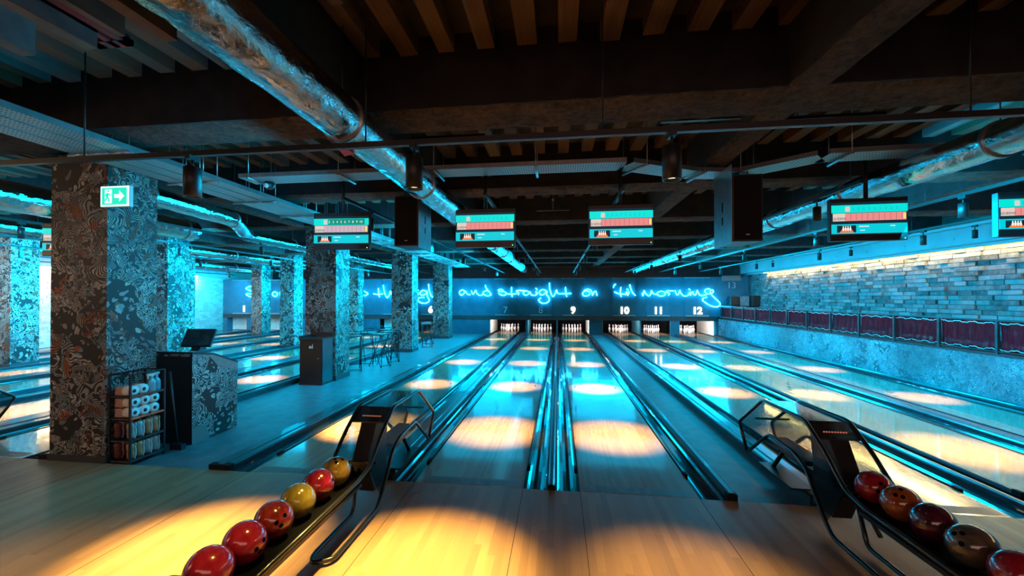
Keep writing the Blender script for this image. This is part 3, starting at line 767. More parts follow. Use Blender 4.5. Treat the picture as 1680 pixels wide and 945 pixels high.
# ------------------------------------------------------------------ scoreboards
def scoreboard(x, y, z, rz, label, kind=0):
    t = thing('scoreboard_monitor', label, 'scoreboard', (x, y, z), rz, 'hanging scoreboards')
    W, H = .74, .47; w = W / 2; h = H / 2
    G().box(-w, w, 0, .07, -h, h).make('cabinet', 'black_plastic', t, bev=.006)
    sc_ = G().box(-w + .008, w - .008, -.004, 0, -h + .07, h - .045).make('screen', 'scr_navy', t)
    top = h - .075
    def el(name, x0, x1, z0, z1, m_, d=-.008): return G().box(x0, x1, d, -.004, z0, z1).make(name, m_, sc_)
    hd = el('header_band', -w + .008, w - .008, top - .085, top, 'scr_cyan')
    if kind == 1: el('header_cells', -w + .2, w - .06, top - .08, top - .006, 'scr_green', -.0085)
    el('frame_marker', -w + .14, -w + .185, top - .072, top - .018, 'scr_cell', -.010)
    el('player_name_cell', -w + .022, -w + .14, top - .175, top - .09, 'scr_cell')
    el('score_row', -w + .14, w - .022, top - .175, top - .09, 'scr_mauve' if kind == 1 else 'scr_pink')
    gl = G()
    for i in range(1, 11): gl.box(-w + .14 + i * .054 - .001, -w + .14 + i * .054 + .001, -.009, -.0078, top - .172, top - .094)
    gl.make('score_dividers', 'scr_dark', sc_)
    el('total_badge', w - .05, w - .026, top - .165, top - .105, 'scr_yellow', -.010)
    el('info_band', -w + .008, w - .012, top - .315, top - .21, 'scr_cyan_low')
    pic = el('pin_picture', -w + .06, -w + .245, top - .302, top - .225, 'scr_navy', -.009)
    gp = G(); zb = top - .302
    gp.prism([(-w + .085, zb), (-w + .225, zb), (-w + .19, zb + .05), (-w + .12, zb + .05)], 1, -.0102, -.009)
    gp.make('lane_picture', 'scr_orange', sc_)
    gp = G()
    for i in range(4): gp.lathe([(.005, 0), (.009, .02), (.004, .04), (.006, .05), (0, .056)], (-w + .12 + i * .023, -.0105, zb + .018), 8)
    gp.make('pins_picture', 'scr_white', sc_)
    text_mesh('player_name', 'QUEENS', .036, 'scr_dark', sc_, (-w + .081, -.0095, top - .15), depth=.0005)
    if kind == 1:
        for i in range(9): text_mesh('frame_number', str(i + 2) if i < 9 else '', .045, 'scr_white', sc_, (-w + .215 + i * .052, -.0095, top - .045), depth=.0005)
    else:
        gx = G()
        for i in range(9): gx.box(-w + .21 + i * .052, -w + .222 + i * .052, -.0095, -.008, top - .06, top - .03)
        gx.make('frame_number', 'scr_cyan_low', sc_)
    gx = G()
    for i in range(8): gx.box(-w + .275 + i * .012, -w + .283 + i * .012, -.0095, -.008, top - .245, top - .232)
    for i in range(4): gx.box(-w + .285 + i * .012, -w + .293 + i * .012, -.0095, -.008, top - .285, top - .275)
    for i in range(4): gx.box(w - .17 + i * .012, w - .162 + i * .012, -.0095, -.008, top - .243, top - .232)
    gx.make('info_text', 'scr_white', sc_)
    G().lathe([(0, -.002), (.006, -.002), (.006, 0), (0, 0)], (w - .03, -.003, -h + .02), 8, axis=1).make('status_light', 'led_green', t)
    G().tube([(0, .05, h), (0, .05, 3.335 - z)], .022, 10).make('pole', 'black_metal', t)
    G().lathe([(.085, 0), (.085, .02), (.0, .02)], (0, .05, 3.32 - z), 18).lathe([(.085, 0), (0, 0)], (0, .05, 3.32 - z), 18).make('ceiling_plate', 'black_metal', t)
    G().box(-.12, .12, .07, .12, -.1, .1).make('mounting_bracket', 'black_metal', t)
    return t
scoreboard(-2.96, 1.1, 2.655, .06, 'scoreboard with green header numbered 2 to 10 hanging over the aisle side of lane 7', 1)
scoreboard(-1.09, 1.1, 2.655, .0, 'scoreboard just below the end of the foil duct, over lane 8')
scoreboard(.53, 1.1, 2.66, -.0, 'scoreboard in the middle of the view over lane 9')
scoreboard(3.16, 1.1, 2.66, -.06, 'scoreboard hanging over lane 10 in front of the right foil duct')
scoreboard(4.78, 1.1, 2.68, -.06, 'scoreboard cut by the right edge of the photo')
scoreboard(-7.15, 1.2, 2.63, .25, 'scoreboard of the left hall peeking out left of the largest pillar')

# ------------------------------------------------------------------ hanging loudspeakers
def speaker(x0, x1, y0, y1, z0, z1, label, side):
    t = thing('hanging_speaker', label, 'loudspeaker', ((x0 + x1) / 2, (y0 + y1) / 2, z0), 0, 'hanging loudspeakers')
    w = (x1 - x0) / 2; d = (y1 - y0) / 2; H = z1 - z0
    G().box(-w, w, -d, d, 0, H).make('cabinet', 'black_plastic', t, bev=.008)
    s = side * (w + .004)
    g = G().box(min(s, s + side * .004), max(s, s + side * .004), -d, d, -.02, H + .12)
    g.make('side_bracket', 'galvanised', t)
    G().box(min(s, s + side * .0055), max(s, s + side * .0055), -.02, .02, H * .3, H * .42).box(min(s, s + side * .0055), max(s, s + side * .0055), -.02, .02, H * .5, H * .66).make('bracket_slot', 'rubber', t)
    G().box(-w + .02, w - .02, -d - .006, -d, .02, H - .02).make('grille', 'rubber', t)
    G().box(-.02, .02, -d - .009, -d - .006, .07, .08).make('badge', 'sign_white', t)
    for a in (-w + .05, w - .05): G().tube([(a, 0, H), (a, 0, rtop((y0 + y1) / 2) - z0)], .006, 6).make('hanger_rod', 'black_metal', t)
    return t
speaker(-2.50, -2.15, 1.72, 2.3, 2.53, 3.24, 'tall black loudspeaker box hanging left of the foil duct behind the first scoreboards', 1)
speaker(1.73, 2.05, 1.02, 1.55, 2.43, 3.18, 'tall black loudspeaker box with pale side bracket hanging right of centre', -1)

# ------------------------------------------------------------------ small ceiling things
t = thing('security_camera', 'round dark dome security camera under the cable tray on the left', 'security camera', (-3.87, .97, 3.28))
G().lathe([(0, 0), (.06, 0), (.062, -.03), (.055, -.06), (.035, -.085), (0, -.095)], (0, 0, 0), 18).make('dome', 'black_plastic', t)
G().lathe([(0, -.03), (.026, -.03), (.03, 0), (0, 0)], (0, -.05, -.055), 14, axis=1).make('lens', 'white_plastic', t)
t = thing('exit_sign', 'green lit running man exit sign with an arrow fixed to the largest pillar', 'exit sign', (-4.9, -.07, 2.885))
G().box(-.18, .18, -.0, .04, -.115, .115).make('housing', 'white_plastic', t, bev=.006)
fc = G().box(-.172, .172, -.006, 0, -.107, .107).make('face', 'exit_white', t)
G().box(-.152, .15, -.008, -.006, -.09, .09).make('green_field', 'exit_green', fc)
G().box(-.115, -.03, -.010, -.008, -.075, .075).make('door_symbol', 'exit_white', fc)
G().prism([(.0, -.02), (.06, -.02), (.06, -.06), (.122, 0), (.06, .06), (.06, .02), (0, .02)], 1, -.010, -.008).make('arrow_symbol', 'exit_white', fc)
G().tube([(-.075, -.012, .035), (-.082, -.012, -.005)], .009, 6).tube([(-.082, -.012, -.005), (-.06, -.012, -.03), (-.062, -.012, -.062)], .006, 6).tube([(-.082, -.012, -.005), (-.095, -.012, -.035), (-.112, -.012, -.045)], .006, 6).tube([(-.075, -.012, .028), (-.055, -.012, .012), (-.045, -.012, .022)], .005, 6).tube([(-.075, -.012, .028), (-.098, -.012, .018), (-.103, -.012, .0)], .005, 6).lathe([(0, -.003), (.010, -.003), (.010, 0), (0, 0)], (-.07, -.010, .055), 10, axis=1).make('running_figure', 'exit_green', fc)
G().box(-.14, .14, .04, .07, .0, .1).make('wall_bracket', 'white_plastic', t)
t = thing('emergency_light', 'slim emergency light bar with a green diode above the exit sign', 'emergency light', (-4.87, -.15, 3.22))
G().box(-.17, .17, -.04, .04, 0, .045).make('housing', 'pinkish_board', t, bev=.005)
G().lathe([(0, -.004), (.006, -.004), (.006, 0), (0, 0)], (.0, -.04, .01), 8, axis=1).make('diode', 'led_green', t)
tag(G().lathe([(0, 0), (.05, 0), (.05, -.03), (.03, -.045), (0, -.045)], (-.85, .3, 3.8), 14).make('smoke_detector', 'black_plastic'), 'small round detector on the deck right of the big foil duct', 'smoke detector')
for i, (x, y, z, w) in enumerate(((-1.3, 0.15, 3.42, .75), (1.1, .1, 3.45, .7), (2.3, .2, 3.45, .8))):
    t = thing('strip_fitting', ('thin black strip fitting left of centre above the near track', 'thin black strip fitting right of centre above the near track', 'thin black strip fitting on the right above the near track')[i], 'strip fitting', (x, y, z), 0, 'black strip fittings')
    G().box(-w / 2, w / 2, -.02, .02, -.015, .015).make('bar', 'black_metal', t)
    for a in (-w * .4, w * .4): G().tube([(a, 0, 0), (a, 0, .42)], .005, 5).make('hanger_rod', 'black_metal', t)
t = thing('sprinkler_pipe', 'black sprinkler pipe with brass head hanging between the two middle scoreboards', 'sprinkler', (-.28, 2.6, 3.36))
G().tube([(-.25, 0, -.2), (.25, 0, -.2)], .012, 6).tube([(.0, 0, -.2), (0, 0, .45)], .012, 6).make('pipe', 'black_metal', t)
G().lathe([(0, -.0), (.02, 0), (.012, .03), (0, .03)], (0, 0, -.05), 10).make('sprinkler_head', 'shoe_tan', t)

# ------------------------------------------------------------------ low wall, railing and red sheets on the right
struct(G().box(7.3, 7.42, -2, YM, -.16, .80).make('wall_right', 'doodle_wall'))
struct(G().box(7.42, 8.75, -2, YM, -.16, .10).make('floor', 'aisle_floor'))
struct(G().box(7.28, 7.44, -2, YM, .80, .825).make('trim_8', 'capping'))
t = thing('railing', 'long steel railing standing on the pale low wall on the right', 'railing', (7.36, 0, .825))
G().box(-.02, .02, -2, YM, .57, .60).make('top_rail', 'capping', t)
G().box(-.015, .015, -2, YM, .03, .05).make('bottom_rail', 'capping', t)
yy = 2.15
posts = []
while yy < YM:
    posts.append(yy); G().box(-.022, .022, yy - .022, yy + .022, 0, .58).make('post', 'capping', t); yy += 1.132
posts = [1.0] + posts + [YM]
for i, (a, e) in enumerate(zip(posts, posts[1:])):
    g = G(); n_ = 60; mz = 10; L = e - a - .05; vs = []
    for j in range(n_ + 1):
        row = []
        for q in range(mz + 1):
            u = a + .025 + L * j / n_; z = .045 + .53 * q / mz
            x = .034 + .006 * math.sin(j * 1.3 + i * 2) + .004 * math.sin(j * .7 + q * .5 + i) - (.014 if q in (1, mz - 1) else 0); z += .012 * math.sin(j * .31 + i * 1.7) * (1 if q not in (0, mz) else 0)
            row.append(g.b.verts.new((x, u, z)))
        vs.append(row)
    for j in range(n_):
        for q in range(mz):
            f = g.b.faces.new((vs[j][q], vs[j + 1][q], vs[j + 1][q + 1], vs[j][q + 1])); f.smooth = True
    o = g.make('red_sheet', 'red_vinyl', None, (7.36, 0, .825))
    md = o.modifiers.new('solid', 'SOLIDIFY'); md.thickness = .006
    for zz in (.075, .53):
        G().tube([(.012, a + .03 + L * j / 40, zz + .014 * math.sin(j * .55 + i * 1.9) + .006 * math.sin(j * 1.7 + i)) for j in range(41)], .0055, 6).make('hem', 'clear_hem', o)
    tag(o, f'glossy dark red sheet in the {ORD[i] if i < 10 else ["eleventh", "twelfth", "thirteenth", "fourteenth", "fifteenth"][i - 10] + " nearest"} bay of the right railing', 'red sheet', 'red sheets in the railing')

# ------------------------------------------------------------------ ball returns
def fillet(pts, r=.05, n_=3):
    P = [Vector(p) for p in pts]; out = [P[0]]
    for i in range(1, len(P) - 1):
        a = (P[i - 1] - P[i]); b_ = (P[i + 1] - P[i]); d = min(r, a.length / 2.2, b_.length / 2.2)
        s = P[i] + a.normalized() * d; e = P[i] + b_.normalized() * d
        for j in range(n_ + 1):
            t = j / n_; out.append(s * (1 - t) ** 2 + P[i] * 2 * t * (1 - t) + e * t * t)
    out.append(P[-1]); return out
def ball_return(x, y, label, side=1):
    """side: +1 the outer foot lies towards +X"""
    t = thing('ball_return', label, 'ball return', (x, y, 0), 0, 'ball returns')
    w = .165
    up = [(.80, .15), (1.0, .42), (.45, .79), (-.27, .80), (-.52, .64), (-.76, .44), (-.95, .405), (-2.75, .385)]
    lo = [(.80, .15), (.33, .49), (-.10, .475), (-.28, .41), (-.40, .25), (-.52, .12), (-.62, .035), (-1.30, .035)]
    for s in (-1, 1):
        o = G().tube(fillet([(s * w, a, z) for a, z in up]), .0165, 8).make('side_frame', 'frame_tube', t)
        if s == side:
            pl = [(s * w, a, z) for a, z in lo] + [(-s * .02 + s * .06, -1.36, .035)]
            pl += [(-s * .02 + s * .02, -1.28, .035), (0, -.72, .035), (0, -.60, .36)]
        else:
            pl = [(s * w, a, z) for a, z in lo[:6]] + [(s * w, -.60, .05)]
        G().tube(fillet(pl), .0165, 8).make('lower_frame', 'frame_tube', t)
        # acrylic side panel between the tubes
        prof = [(.80, .15), (.99, .42), (.45, .78), (-.27, .79), (-.52, .63), (-.76, .43), (-.55, .12), (-.40, .25), (-.28, .41), (-.10, .475), (.33, .49)]
        G().prism(prof, 0, s * w - .003, s * w + .003).make('side_panel', 'smoked_acrylic', t)
    # top hood panel, front fascia, inner column
    G().prism([(.45, .785), (-.27, .795), (-.27, .787), (.45, .777)], 0, -w, w).make('top_panel', 'hood_panel', t)
    G().prism([(-.27, .795), (-.42, .70), (-.42, .69), (-.27, .785)], 0, -w + .01, w - .01).make('fascia', 'hood_panel', t)
    g = G()
    for i in range(9):
        a = -.085 + i * .02
        g.prism([(a, 0), (a + .013, 0), (a + .016, .012), (a + .003, .012)], 2, 0, .0015)
    o = g.make('fascia_lettering', 'text_orange', t, (0, -.372, .7325)); o.rotation_euler = (math.atan2(.095, .15), 0, 0)
    G().prism([(-.30, .77), (-.42, .69), (-.60, .40), (-.45, .10), (-.2, .10), (-.2, .42), (-.15, .77)], 0, -.07, .07).make('lift_housing', 'black_plastic', t, bev=.005)
    G().box(-.10, .10, -.10, .55, .36, .40).make('ball_trough', 'black_metal', t)
    G().tube([(-w, .62, .56), (w, .62, .56)], .012, 6).make('cross_bar', 'frame_tube', t)
    G().tube([(-w, -.62, .42), (w, -.62, .42)], .012, 6).make('cross_bar', 'frame_tube', t)
    # rack tray
    G().prism([(-w + .01, .40), (-.07, .375), (.07, .375), (w - .01, .40), (w - .01, .385), (.07, .355), (-.07, .355), (-w + .01, .385)], 1, -2.75, -.70).make('rack_tray', 'rubber_black', t)
    G().box(-w - .004, -w + .03, -2.7, -.9, .345, .372).box(w - .03, w + .004, -2.7, -.9, .345, .372).make('rack_rail', 'black_metal', t)
    G().tube([(0, .6, .085), (0, .35, .36)], .02, 8).box(-.10, .10, .08, .7, 0.075, .09).make('base_plate', 'black_metal', t)
    G().tube([(0, -2.3, .36), (0, -2.3, .0)], .02, 8).make('leg', 'black_metal', t)
    return t
BRL = ball_return(-1.87, 0, 'black ball return with smoked hood at the foul line between lanes 7 and 8', 1)
BRR = ball_return(1.97, .05, 'black ball return with smoked hood on the right beside lane 10', -1)
ball_return(-7.85, -.05, 'ball return hood showing at the far left edge behind the largest pillar', 1)
def ball(x, y, mat, label, hole, group):
    t = thing('bowling_ball', label, 'bowling ball', (x, y, .487), 0, group)
    g = G(); bmesh.ops.create_uvsphere(g.b, u_segments=40, v_segments=24, radius=.1085)
    for f in g.b.faces: f.smooth = True
    g.make('shell', mat, t)
    # three finger holes as shallow dark cups
    d = Vector(hole).normalized(); u = d.orthogonal().normalized(); v = d.cross(u)
    for i, (a, c_) in enumerate(((.028, .0), (-.004, .032), (-.035, -.004))):
        if i == 0: q = (d * .1085 + u * .045).normalized()
        else: q = (d * .1085 + u * (-.010) + v * (.017 if i == 1 else -.017)).normalized()
        p = q * .1088
        gg = G().lathe([(0, -.02), (.0125, -.02), (.0125, .0002), (0, .0002)], (0, 0, 0), 14)
        h = gg.make('finger_hole', 'rubber_black', t, p); h.rotation_euler = q.to_track_quat('Z', 'Y').to_euler()
    return t
LB = [('ball_gold', 'gold brown ball at the hood end of the left rack', (.25, -.3, .9)), ('ball_maroon', 'small dark crimson ball second from the hood on the left rack', (.9, .3, .3)),
      ('ball_olive', 'olive yellow ball third from the hood on the left rack', (-.9, .3, .2)), ('ball_redblack', 'dark red ball with two big finger holes on the left rack', (.75, -.55, .2)),
      ('ball_crimson', 'bright crimson ball next to the last one on the left rack', (.95, -.2, -.1)), ('ball_crimson', 'crimson ball at the bottom edge, last on the left rack', (.6, -.7, -.35)),
      ('ball_plum', 'plum ball at the very end of the left rack below the frame', (.5, .5, .5))]
for i, (m_, lb, h) in enumerate(LB):
    ball(-1.87, -.98 - i * .2335, m_, lb, h, 'balls on the left rack')
RB = [('ball_crimson', 'crimson ball with three holes at the hood end of the right rack', (-.1, -.75, .35)), ('ball_orange', 'orange ball second on the right rack', (-.45, -.5, .75)),
      ('ball_plum', 'dark plum ball in the middle of the right rack', (-.1, -.8, -.5)), ('ball_greybrown', 'grey brown ball fourth on the right rack', (-.75, -.2, .6)),
      ('ball_crimson', 'crimson ball at the right edge, last on the right rack', (.5, -.7, -.3))]
for i, (m_, lb, h) in enumerate(RB):
    ball(1.97, -.735 - i * .2335, m_, lb, h, 'balls on the right rack')

# ------------------------------------------------------------------ shelf rack with supplies
RX0, RX1, RY0, RY1 = -5.17, -4.85, .10, .48
RX0 = -5.06 - .0; 
t = thing('shelf_rack', 'black open shelf rack with rolls and shoes beside the largest pillar', 'shelf rack', (0, 0, ZA))
RX0, RX1, RY0, RY1 = -5.055, -4.80, -.0 + .02, .42
for x in (RX0, RX1):
    for y in (RY0, RY1): G().box(x - .009, x + .009, y - .009, y + .009, 0, 1.0).make('post', 'black_metal', t)
SH = [.06, .28, .52, .76]
for z in SH: G().box(RX0, RX1, RY0, RY1, z - .012, z).box(RX1 - .006, RX1 + .006, RY0, RY1, z - .012, z + .012).make('shelf', 'capping', t)
G().tube([(RX1, RY0, 1.0), (RX1, RY1, 1.0), (RX0, RY1, 1.0), (RX0, RY0, 1.0)], .007, 6, closed=True).make('top_rim', 'black_metal', t)
Z0 = ZA
def roll(y, z, lb):
    g = G().lathe([(.02, -.05), (.055, -.05), (.055, .05), (.02, .05)], (0, 0, 0), 20, axis=0)
    o = g.make('toilet_roll', 'paper_white', None, (RX1 - .062, y, z))
    G().lathe([(0, -.051), (.0205, -.051), (.0205, .051), (0, .051)], (0, 0, 0), 14, axis=0).make('core', 'cardboard_core', o)
    tag(o, lb, 'toilet roll', 'toilet rolls on the rack')
for i, y in enumerate((.085, .20, .315)):
    roll(y, Z0 + .52 + .057, ('left', 'middle', 'right')[i] + ' toilet roll of the lower row on the second shelf')
    roll(y, Z0 + .52 + .17, ('left', 'middle', 'right')[i] + ' toilet roll of the upper row on the second shelf')
for i, y in enumerate((.075, .185)): roll(y, Z0 + .76 + .057, ('left', 'right')[i] + ' toilet roll on the top shelf beside the spray bottles')
for i, (z, lb) in enumerate(((.765, 'stack of pink-lit paper towels on the top shelf'), (.525, 'lower stack of pink-lit paper towels on the second shelf'), (.635, 'upper stack of pink-lit paper towels on the second shelf'))):
    tag(G().box(RX0 + .02, RX0 + .13, RY0 + .03, RY1 - .12, 0, .095).make('paper_towels', 'towel_pink_lit', None, (0, 0, Z0 + z), bev=.006), lb, 'paper towels', 'paper towels on the rack')
def shoe(x, y, z, mat, lb):
    t2 = thing('bowling_shoe', lb, 'shoe', (x, y, z), 0, 'bowling shoes on the rack')
    g = G(); pts = [(0, .0, .036), (0, .0, .075), (0, 0, .115), (0, 0, .15), (0, 0, .185)]
    g.tube([(0, 0, .012), (0, 0, .03), (0, .0, .07), (0, -.004, .11), (0, -.006, .15), (0, -.004, .175), (0, 0, .185)], [.018, .034, .036, .031, .036, .032, .012], 12)
    g.make('upper', mat, t2)
    G().prism([(.028, .012), (.040, .05), (.040, .10), (.034, .14), (.040, .17), (.030, .186), (.022, .186), (.030, .165), (.022, .14), (.028, .10), (.028, .05), (.018, .012)], 0, -.028, .028).make('sole', 'shoe_sole', t2)
    return t2
for r_, (zs, cols) in enumerate(((.28, ('shoe_grey', 'bottle_blue', 'shoe_tan', 'shoe_tan')), (.06, ('shoe_tan', 'shoe_tan', 'shoe_grey', 'shoe_grey')))):
    for i, m_ in enumerate(cols):
        shoe(RX1 - .045, .07 + i * .092, Z0 + zs, m_, f'{("grey", "tan")[m_ == "shoe_tan"] if m_ != "bottle_blue" else "pale blue"} bowling shoe stood on end, {("first", "second", "third", "fourth")[i]} from the left on the {("third", "bottom")[r_]} shelf')
    for i in range(3):
        shoe(RX0 + .045 + i * .0 + .0, .075 + i * .095, Z0 + zs, 'shoe_red', f'dark red bowling shoe at the pillar side, {("first", "second", "third")[i]} on the {("third", "bottom")[r_]} shelf')
def spray(x, y, lb):
    t2 = thing('spray_bottle', lb, 'spray bottle', (x, y, Z0 + .76), 0, 'spray bottles')
    G().lathe([(0, 0), (.038, 0), (.04, .01), (.04, .10), (.034, .125), (.016, .15), (.014, .165), (0, .165)], (0, 0, 0), 16).make('bottle', 'bottle_blue', t2)
    G().box(-.012, .012, -.055, .03, .185, .21).box(-.007, .007, -.05, -.04, .15, .19).lathe([(.016, .163), (.016, .187), (0, .187)], (0, 0, 0), 12).make('trigger_head', 'white_plastic', t2)
spray(-4.84, .30, 'pale blue spray bottle on the top shelf corner')
spray(-4.87, .385, 'pale blue spray bottle behind the other one on the top shelf')
t = thing('broom', 'dark broom leaning beside the shelf rack', 'broom', (-4.80, .52, ZA))
G().tube([(.02, .06, .06), (-.03, .0, .95)], .011, 8).make('handle', 'black_plastic', t)
G().box(-.06, .1, .03, .09, 0, .07).make('brush_head', 'black_plastic', t)

# ------------------------------------------------------------------ desk with monitor
t = thing('service_desk', 'box shaped desk covered in black and white doodles with a pinkish sloping top edge', 'desk', (-5.03, 1.1, ZA))
yz = [(-.35, 0), (.40, 0), (.40, .93), (-.02, 1.10), (-.35, 1.15)]
G().prism([(-.35, .17 - .15), (.40, .02), (.40, .91), (-.02, 1.08), (-.35, 1.13)], 0, -.28, .28).make('body', 'doodle_desk', t)
G().prism([(.05, .92), (.402, .80), (.402, .935), (-.02, 1.105), (-.352, 1.155), (-.352, 1.12), (-.1, 1.08)], 0, .279, .284).make('edge_board', 'pinkish_board', t)
G().prism([(-.355, 1.13), (-.02, 1.08), (.405, .91), (.405, .935), (-.02, 1.105), (-.355, 1.158)], 0, -.29, .285).make('desk_top', 'black_plastic', t)
G().prism([(-.353, 0), (-.08, 0), (-.15, .20), (-.353, .20)], 0, .279, .284).make('plinth_patch', 'desk_plinth', t)
G().box(-.285, .28, -.356, -.35, 0, 1.1).make('front_panel', 'black_plastic', t)
t = thing('desk_monitor', 'black touch monitor tilted on top of the doodle desk', 'monitor', (-5.02, 1.08, 1.09), .12)
o = G().box(-.20, .20, -.02, .02, 0, .26).make('screen', 'black_plastic', t, (0, 0, .05), bev=.008); o.rotation_euler = (-.5, 0, 0)
o2 = G().box(-.18, .18, -.024, -.02, .02, .24).make('glass', 'hood_panel', o)
G().prism([(-.04, 0), (.12, 0), (.12, .02), (.06, .12), (.02, .12), (-.0, .02)], 0, -.06, .06).make('stand', 'black_plastic', t)
# litter cabinet
t = thing('litter_cabinet', 'dark litter cabinet with a small white bin symbol in front of the aisle pillar', 'litter bin', (-5.375, 4.525, ZA))
G().box(-.265, .265, -.23, .23, 0, .04).box(-.265, .265, -.23, .23, .94, .98).box(-.265, .265, .2, .23, .98, 1.08).box(-.265, -.24, -.23, .23, .98, 1.03).make('carcass', 'black_plastic', t)
G().box(-.25, .25, -.22, .22, .04, .94).make('body', 'black_plastic', t)
G().box(.251, .262, -.21, .19, .05, .96).make('side_panel', 'capping', t)
G().box(-.24, .24, -.232, -.222, .06, .92).make('door', 'black_plastic', t, bev=.004)
G().prism([(-.03, .77), (.02, .77), (.02, .82), (-.03, .82)], 1, -.236, -.232).prism([(.03, .77), (.055, .77), (.055, .83), (.045, .87), (.035, .83)], 1, -.236, -.232).make('bin_symbol', 'sign_white', t)
G().box(.16, .19, -.238, -.232, .55, .57).make('latch', 'galvanised', t)

# ------------------------------------------------------------------ folded stools beside the pillars
def stool(lb):
    t = thing('folding_stool', lb, 'stool', (0, 0, ZA), 0, 'folding stools in the aisle')
    for x in (-.17, .17):
        G().tube([(x, -.22, 0), (x, .20, .86)], .011, 6).make('leg', 'black_metal', t)
        G().tube([(x * .85, .24, 0), (x * .85, -.2, .84)], .011, 6).make('leg', 'black_metal', t)
        G().tube([(x, -.24, .0), (x, -.24, .86)], .009, 6).make('leg', 'black_metal', t)
    G().tube([(-.17, -.20, .03), (.17, -.20, .03)], .009, 6).tube([(-.15, .0, .42), (.15, .0, .42)], .009, 6).tube([(-.15, .18, .12), (.15, .18, .12)], .009, 6).make('stretcher', 'black_metal', t)
    G().box(-.19, .19, -.24, .22, .85, .875).make('seat', 'black_plastic', t, bev=.01)
    G().tube([(-.19, .22, .87), (-.19, .30, .96), (.19, .30, .96), (.19, .22, .87)], .011, 6).make('backrest', 'black_metal', t)
    return t
st0 = stool('x')
SP = [(-5.35, 6.15, .5, 'nearest folding stool with crossed black legs right of the litter cabinet'), (-4.95, 6.8, 1.2, 'second black stool in the tangle between the two aisle pillars'), (-5.45, 7.2, .2, 'third black stool in the tangle, standing close to lane 6'),
      (-5.0, 7.6, .9, 'fourth black stool in the tangle, on the lane 7 side'), (-5.35, 8.3, 1.4, 'last black stool of the tangle, touching the middle pillar'), (-5.05, 11.2, .4, 'black stool just behind the middle aisle pillar'), (-5.35, 12.1, 1.0, 'farthest black stool before the last aisle pillar')]
for i, (x, y, a, lb) in enumerate(SP):
    s_ = st0 if i == 0 else dup(st0, (x, y, ZA), a); s_.location = (x, y, ZA); s_.rotation_euler = (0, 0, a); s_['label'] = lb

# ------------------------------------------------------------------ lights
CY = (0.0, .57, 1.0)  # tint of the cyan fill lamps, added without fixtures
CE = 1.85
def area(loc, en, sx, sy, col, aim):
    ld = bpy.data.lights.new('area', 'AREA'); ld.shape = 'RECTANGLE'; ld.size = sx; ld.size_y = sy; ld.energy = en * (CE if col == CY else 1); ld.color = col
    o = bpy.data.objects.new('area', ld); COL.objects.link(o); o.location = loc
    o.rotation_euler = (Vector(aim) - Vector(loc)).to_track_quat('-Z', 'Y').to_euler(); return o
def point(loc, en, col, r=.12):
    ld = bpy.data.lights.new('point', 'POINT'); ld.energy = en; ld.color = col; ld.shadow_soft_size = r
    o = bpy.data.objects.new('point', ld); COL.objects.link(o); o.location = loc; return o
def cyspot(loc, aim, en, size=150):
    return lamp('cyan_fill', loc, en * CE, CY, math.radians(size), .9, aim, .08)  # unseen cyan fill, added to brighten floors and walls
for x, kx in ((-13.2, .9), (-8.3, 1.0), (-2.6, .22), (1.7, .22), (5.4, .9)):
    for y, e_ in ((9.4, 24), (14.3, 42)):
        area((x, y, 2.95), e_ * kx, 2.6, .8, CY, (x, y - 1, 2.95 - .45))
for x in (-2.7, -7.7, -12.6):
    for y, e_ in ((-.15, 30), (4.6, 200), (9.5, 260), (14.3, 260)):
        if x < -3: e_ = max(e_, 150)
        area((x, y, 2.6), e_, 1.5, .5, CY, (x - 1, y - .02, 2.45))
for y, e_ in ((1.5, 150), (5.0, 190), (9.5, 230), (14.0, 240)):
    area((3.6, y, 2.7), e_, 1.8, .5, CY, (4.6, y - .06, 2.2))
for x in (-10, -4, 2, 6): area((x, 16.75, 2.6), 34, 3, .8, CY, (x, 15.75, 2.2))
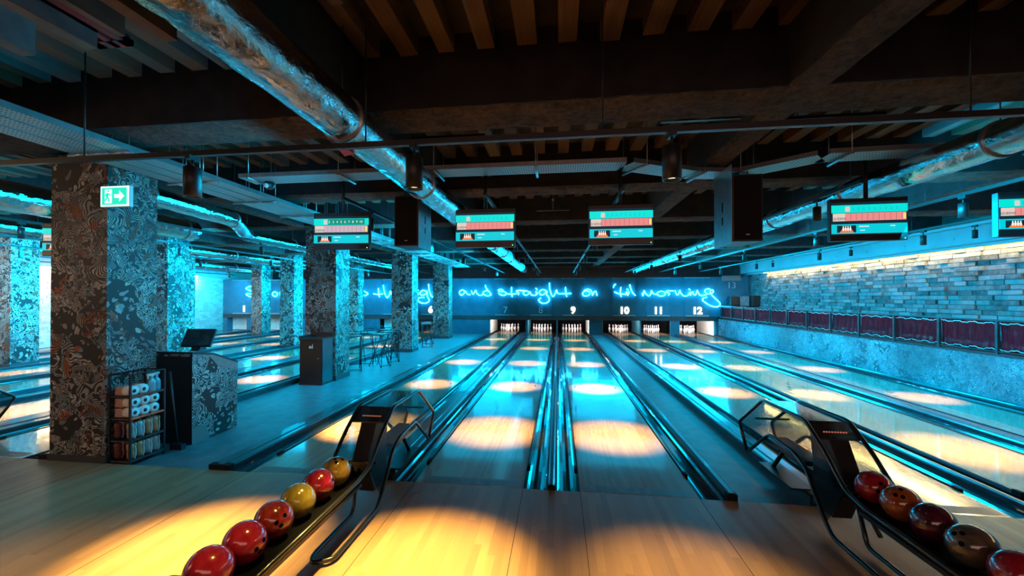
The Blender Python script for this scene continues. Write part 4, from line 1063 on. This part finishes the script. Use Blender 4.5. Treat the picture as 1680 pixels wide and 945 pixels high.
for x, y, e_ in ((-.6, 4.5, 80), (-.6, 9.3, 900), (-.6, 14.0, 1000), (5.2, 4.0, 500), (4.6, 8.0, 1100), (4.6, 13.0, 1100), (-3.9, 3.6, 130), (-3.9, 8.3, 380), (-3.9, 13.0, 450), (-8.4, 4.5, 520), (-8.4, 9.4, 620), (-8.4, 14.1, 560), (-13.0, 4.6, 800), (-13.0, 9.6, 900), (-16.6, 11, 1200)):
    cyspot((x, y, 3.0), (x, y, 0), e_, 122)
area((-16.9, 7.6, 2.6), 120, 3.5, .4, (1, .62, .45), (-18.6, 7.9, 1.6))  # added warm fill on the left brick wall
for y in (12.5, 15.5): area((-16.9, y, 2.6), 85, 2.5, .5, CY, (-18.6, y, 1.5))
# pale white light in the pin decks
for k in (6, 7, 8, 9, 10, 11, 12):
    c = LANES[k] + LW / 2; area((c, 17.35, .87), 45, .9, .12, (1, .88, .8), (c, 18.1, .0))
for k in (1, 2, 3, 4, 5):
    c = LANES[k] + LW / 2; area((c, 17.2, .75), 3.5, .9, .05, (1, .9, .7), (c, 17.6, .1))
# dim warm fill lamps added behind the camera
area((0, -7.5, 3.0), 110, 9, 1.5, (1, .52, .40), (0, 0, 1.2))
area((-10, -5, 3.0), 160, 4, 1.5, (1, .6, .3), (-12, 3, 1.5))
lamp('spot_lamp', (-13.2, 1.0, 3.0), 900, WARM, math.radians(60), .8, (-14.6, 5.2, 1.6))

w = bpy.data.worlds.new('world'); SC.world = w; w.use_nodes = True
w.node_tree.nodes['Background'].inputs[0].default_value = (.35, .55, .7, 1); w.node_tree.nodes['Background'].inputs[1].default_value = .03

vs = SC.view_settings
vs.view_transform = 'Standard'; vs.look = 'None'; vs.exposure = 0; vs.gamma = 1; vs.use_curve_mapping = False
SC.cycles.use_denoising = True
SC.cycles.max_bounces = 7; SC.cycles.diffuse_bounces = 3; SC.cycles.glossy_bounces = 4; SC.cycles.transparent_max_bounces = 10
SC.cycles.sample_clamp_indirect = 4; SC.cycles.caustics_reflective = False; SC.cycles.caustics_refractive = False
SC.cycles.use_light_tree = True
